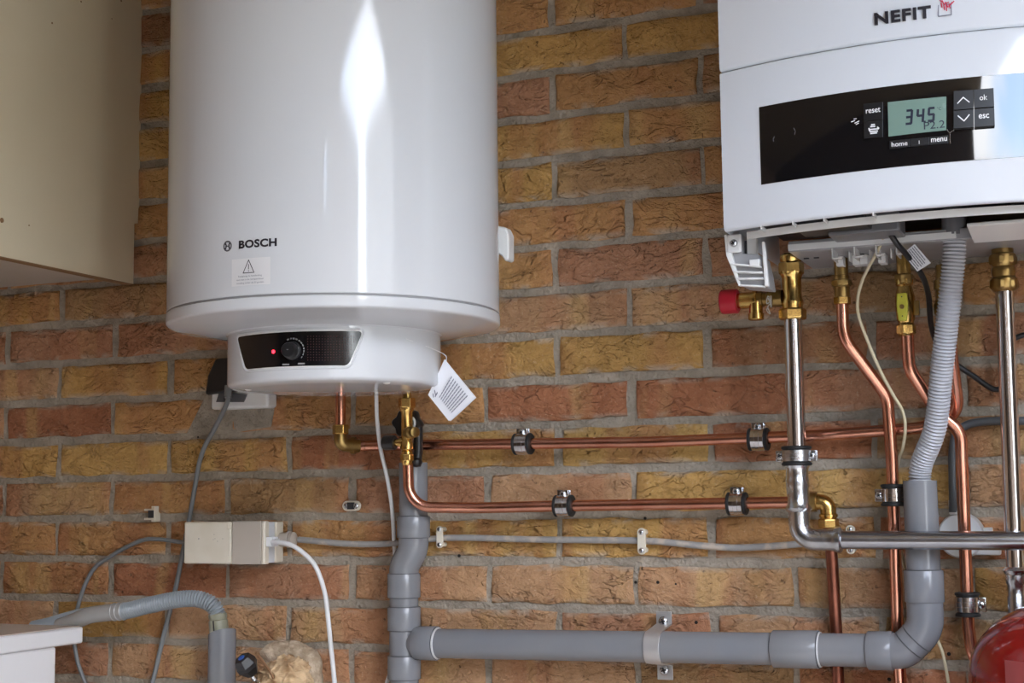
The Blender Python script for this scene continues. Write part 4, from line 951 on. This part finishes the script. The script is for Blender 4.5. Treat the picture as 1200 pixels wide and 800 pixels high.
gx = P(344, 632, .0125)
MB().lathe([(.0105, 0), (.0105, .012), (.0120, .0125), (.0120, .017), (.0085, .0175), (.0110, .0185), (.0110, .022), (.0060, .0235)], (x1 - .001, -.0145, gx.z), (1, 0, 0), 22).build('cable_gland', TAUPEPL, t)

# outlet with plug behind the heater
po = P(280, 466, .03); t = thing('wall_socket', 'white wall socket with black plug half hidden behind the heater', 'socket', (po.x, 0, po.z))
a_ = P(247, 456, .03); b_ = P(314, 477, .03)
MB().bb((a_.x, -.030, b_.z), (b_.x, -.004, a_.z + .012)).build('base', WPLAST, t, bevel=.004)
MB().prism([P(258, 458, .0302), P(290, 462, .0302), P(286, 471, .0302), P(254, 471, .0302)], (0, -.002, 0)).build('recess', mat('socket_recess', (.10, .10, .105), .5), t)
plg = MB().prism([P(*q_) for q_ in ((252, 420, .04), (276, 418, .04), (276, 458, .04), (240, 462, .04), (243, 440, .04))], (0, .036, 0)).build('plug', BLACKPL, t, bevel=.003)
MB().cyl(P(268, 452, .041), P(267, 466, .044), .006, 14).build('plug_boot', GCABLE, t)

# round white box
pw = P(1128, 627, .0); t = thing('round_box', 'round white junction box on the bricks behind the copper and steel pipes', 'junction box', (pw.x, 0, pw.z))
MB().lathe([(.027, .0), (.0275, .004), (.0275, .020), (.0255, .0235), (.010, .0245)], (pw.x, .003, pw.z), (0, -1, 0), 40).build('lid', WPLAST, t)
MB().box((pw.x + .0300, -.008, pw.z + .006), (.012, .016, .007)).build('side_lug', WPLAST, t, bevel=.001)
MB().bb((pw.x + .010, -.018, pw.z - .0235), (pw.x + .045, -.004, pw.z - .0140)).build('side_lug', WPLAST, t, bevel=.002)
pgl = P(1117, 591, .02); MB().cyl((pgl.x, -.019, pgl.z - .012), (pgl.x, -.019, pgl.z + .006), .0055, 16, .001).build('cable_gland', WPLAST, t)

# ------------------------------------------------------------------ washing machine, drain hose, tap
XW = -.8727; zt4 = .8435
t = thing('washing_machine', 'white washing machine corner standing below the cream cabinet', 'washing machine', (XW - .3, -.35, 0))
MB().bb((XW - .6, -.64, zt4 - .0255), (XW, -.08, zt4 - .001)).build('lid', MACHINE, t, bevel=.003)
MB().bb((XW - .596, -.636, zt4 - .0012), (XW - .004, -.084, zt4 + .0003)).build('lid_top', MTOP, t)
p65 = PX(65, 780, XW - .004)
MB().bb((XW - .597, -.62, .02), (XW - .003, p65.y, zt4 - .0258)).build('body', MACHINE, t, bevel=.003)
for sx in (-.55, -.05):
    for sy in (-.58, -.20): MB().cyl((XW + sx, sy, 0), (XW + sx, sy, .021), .022, 18, .002).build('foot', RUBBER, t)
fd = MB().bb((XW - .598, -.632, .05), (XW - .002, -.620, zt4 - .03)).build('front_panel', MACHINE, t, bevel=.002)
MB().annulus((XW - .3, -.634, .45), (0, 1, 0), .14, .19, .02, 40, .004).build('door_ring', CHROME, fd)
MB().lathe([(.14, 0), (.10, -.03), (.02, -.04)], (XW - .3, -.634, .45), (0, 1, 0), 40).build('door_glass', BLACKGL, fd)

tH = thing('drain_hose', 'grey ribbed washing machine hose bending over into the open standpipe', 'hose', tuple(P(200, 703, .06)))
hp1 = spline([P(40, 736, .05), P(62, 731, .055), P(86, 724, .062), P(110, 719, .066)], 10)
corrugated(hp1, .0120, .0042, .0028, 20).build('hose', DHOSE, tH)
hp2 = spline([P(140, 717, .068), P(155, 714, .068), P(170, 710, .068), P(200, 703.5, .066), P(222, 701, .062), P(238, 703, .058), P(250, 710, .054), P(256, 722, .050)], 10)
corrugated(hp2, .0125, .0042, .0030, 22).build('hose', DHOSE, tH)
sl = spline([P(70, 734, .0665), P(84, 729, .067), P(104, 721, .068), P(124, 718, .068), P(145, 716, .068)], 8)
MB().tube(sl, .0127, 22).build('sleeve', SLEEVE, tH)['label'] = 'smooth grey sleeve'
for i in (-5, -3, -1): MB().annulus(sl[i], sl[i] - sl[i - 1], .0120, .0136, .0022).build('sleeve_ring', SLEEVE, tH)
cu0, cu1 = P(255, 718, .050), P(259, 770, .050)
MB().lathe([(.0115, 0), (.0135, .002), (.0135, .007), (.0128, .008), (.0128, .010), (.0140, .011), (.0146, .06)], cu0, cu1 - cu0, 26).build('cuff', CUFF, tH)
cd_ = (cu1 - cu0).normalized()
MB().tube([cu0 + cd_ * .010 + V((.001, -.0140, 0)), cu0 + cd_ * .05 + V((.002, -.0152, 0))], .0010, 6).build('cuff_seam', DARKIN, tH)
# open standpipe, cut at a slant
ts = thing('standpipe', 'open grey plastic standpipe that takes the drain hose', 'pipe', tuple(P(260, 790, .05)))
c_ = P(260, 780, .05); n = 40; ztop = lambda a: (P(260, 741, .05).z + .0065 * math.cos(a) - .004 * math.sin(a))
ro_, ri_ = .0202, .0180
rgs = []
for r_, zf in ((ro_, None), (ro_, 1), (ri_, 1), (ri_, None)):
    rgs.append([V((c_.x + r_ * math.cos(2 * math.pi * k / n), c_.y + r_ * math.sin(2 * math.pi * k / n), ztop(2 * math.pi * k / n) if zf else .62)) for k in range(n)])
MB().rings(rgs, cap=False).build('pipe', PVC, ts)

# tap with black knob
pt = P(289, 779, .16); t = thing('tap', 'chrome tap with black faceted knob and blue mark below the socket box', 'tap', tuple(pt))
ax = V((-.25, -.55, .75)).normalized()
kn = MB().lathe([(.0085, -.016), (.0155, -.004), (.0160, .002), (.0118, .0125), (.0112, .0130), (.002, .0132)], pt, ax, 6, a0=.3).build('knob', BLACKPL, t, smooth=False, bevel=.0012)
fx, fy, fz = frame_of(ax)
MB().lathe([(.0048, 0), (.0046, .0006)], pt + ax * .0132, ax, 20).build('blue_mark', BLUE, kn)
MB().cyl(pt - ax * .016, pt - ax * .034, .006, 16).build('spindle', CHROME, t)
bt = pt - ax * .034
MB().lathe([(.010, .006), (.013, .0), (.013, -.016), (.011, -.020), (.011, -.034)], bt, Z, 24).build('body', CHROME, t)
MB().tube(fillet([bt + V((0, 0, -.012)), bt + V((0, .08, -.012)), V((bt.x, .01, bt.z - .012))], .01), .010, 20).build('tail', CHROME, t)
MB().tube(fillet([bt + V((0, 0, -.016)), bt + V((-.02, -.04, -.01)), bt + V((-.02, -.06, -.06))], .02), .008, 18).build('spout', CHROME, t)

# crumpled cloth
pcz = P(340, 792, .10)
t = thing('crumpled_cloth', 'crumpled tan cloth bundle draped beside the black tap knob', 'cloth', tuple(pcz))
def dsp(co):
    w = noise.noise(co * 1.7) * 1.3
    f = 1 - abs(math.sin(5.5 * (co.x * .75 - co.z * .65) + 3 * w))
    return .16 * noise.noise(co * 1.6 + V((2, 7, 1))) + .16 * f ** 3 - .05 + .05 * noise.noise(co * 7)
mb = MB(); mb.ball(P(335, 803, .135), .040, 6, (1.0, .8, .95), dsp); mb.build('front_fold', CLOTH, t, ang=180)
rollp = spline([P(311, 772, .10), P(322, 765, .088), P(340, 764, .082), P(357, 772, .08), P(365, 790, .082), P(360, 820, .09), P(350, 850, .095)], 10)
mb = MB().tube(rollp, [.0125 + .0040 * math.sin(math.pi * i / (len(rollp) - 1)) for i in range(len(rollp))], 24)
for v in mb.bm.verts: v.co += V((noise.noise(v.co * 60), noise.noise(v.co * 60 + V((5, 5, 5))), noise.noise(v.co * 60 + V((9, 1, 4))))) * .0045
mb.build('rolled_edge', CLOTHG, t, ang=180)
mb = MB().tube(spline([P(303, 768, .145), P(312, 780, .155), P(320, 793, .165), P(326, 812, .165)], 6), [.0018] * 19, 10); mb.build('strap', mat('brown_strap', (.30, .16, .08), .8), t)

# red expansion vessel
dA = .17; pr_ = P(1138, 795, dA); RV = .145; cxv = pr_.x + RV * .985
zt5 = P(1215, 700, dA).z
t = thing('expansion_vessel', 'glossy red expansion vessel at the lower corner beside the pipes', 'vessel', (cxv, -dA, .40))
prof = [(.02, zt5)]
for k in range(1, 15):
    a_ = math.pi / 2 * k / 14; prof.append((.03 + (RV - .03) * math.sin(a_), zt5 - .085 * (1 - math.cos(a_))))
prof += [(RV, zt5 - .14), (RV + .004, zt5 - .145), (RV + .004, zt5 - .150), (RV, zt5 - .155), (RV, .50), (RV * .9, .44), (RV * .5, .40), (.02, .39)]
MB().lathe(prof, (cxv, -dA, 0), Z, 72).build('tank', RED, t)
MB().cyl((cxv, -dA, zt5 - .004), (cxv, -dA, zt5 + .03), .012, 20, .001).build('connection', BRASSD, t)
mb = MB(); n = 14
def vm(a, z, o=.0005): return V((cxv + (RV + o) * math.sin(a), -dA - (RV + o) * math.cos(a), z))
zz0, zz1 = P(1195, 778, dA + RV).z, .52
mb.rings([[vm(math.radians(-42 + 64 * k / n), z) for k in range(n + 1)] for z in (zz0, zz1)], closed=False, cap=False)
mb.build('label_sticker', mat('faded_red_label', (.30, .05, .05), .4), t)
MB().bb((cxv - .03, -.026, .50), (cxv + .03, .002, .56)).build('wall_bracket', ZINC, t)
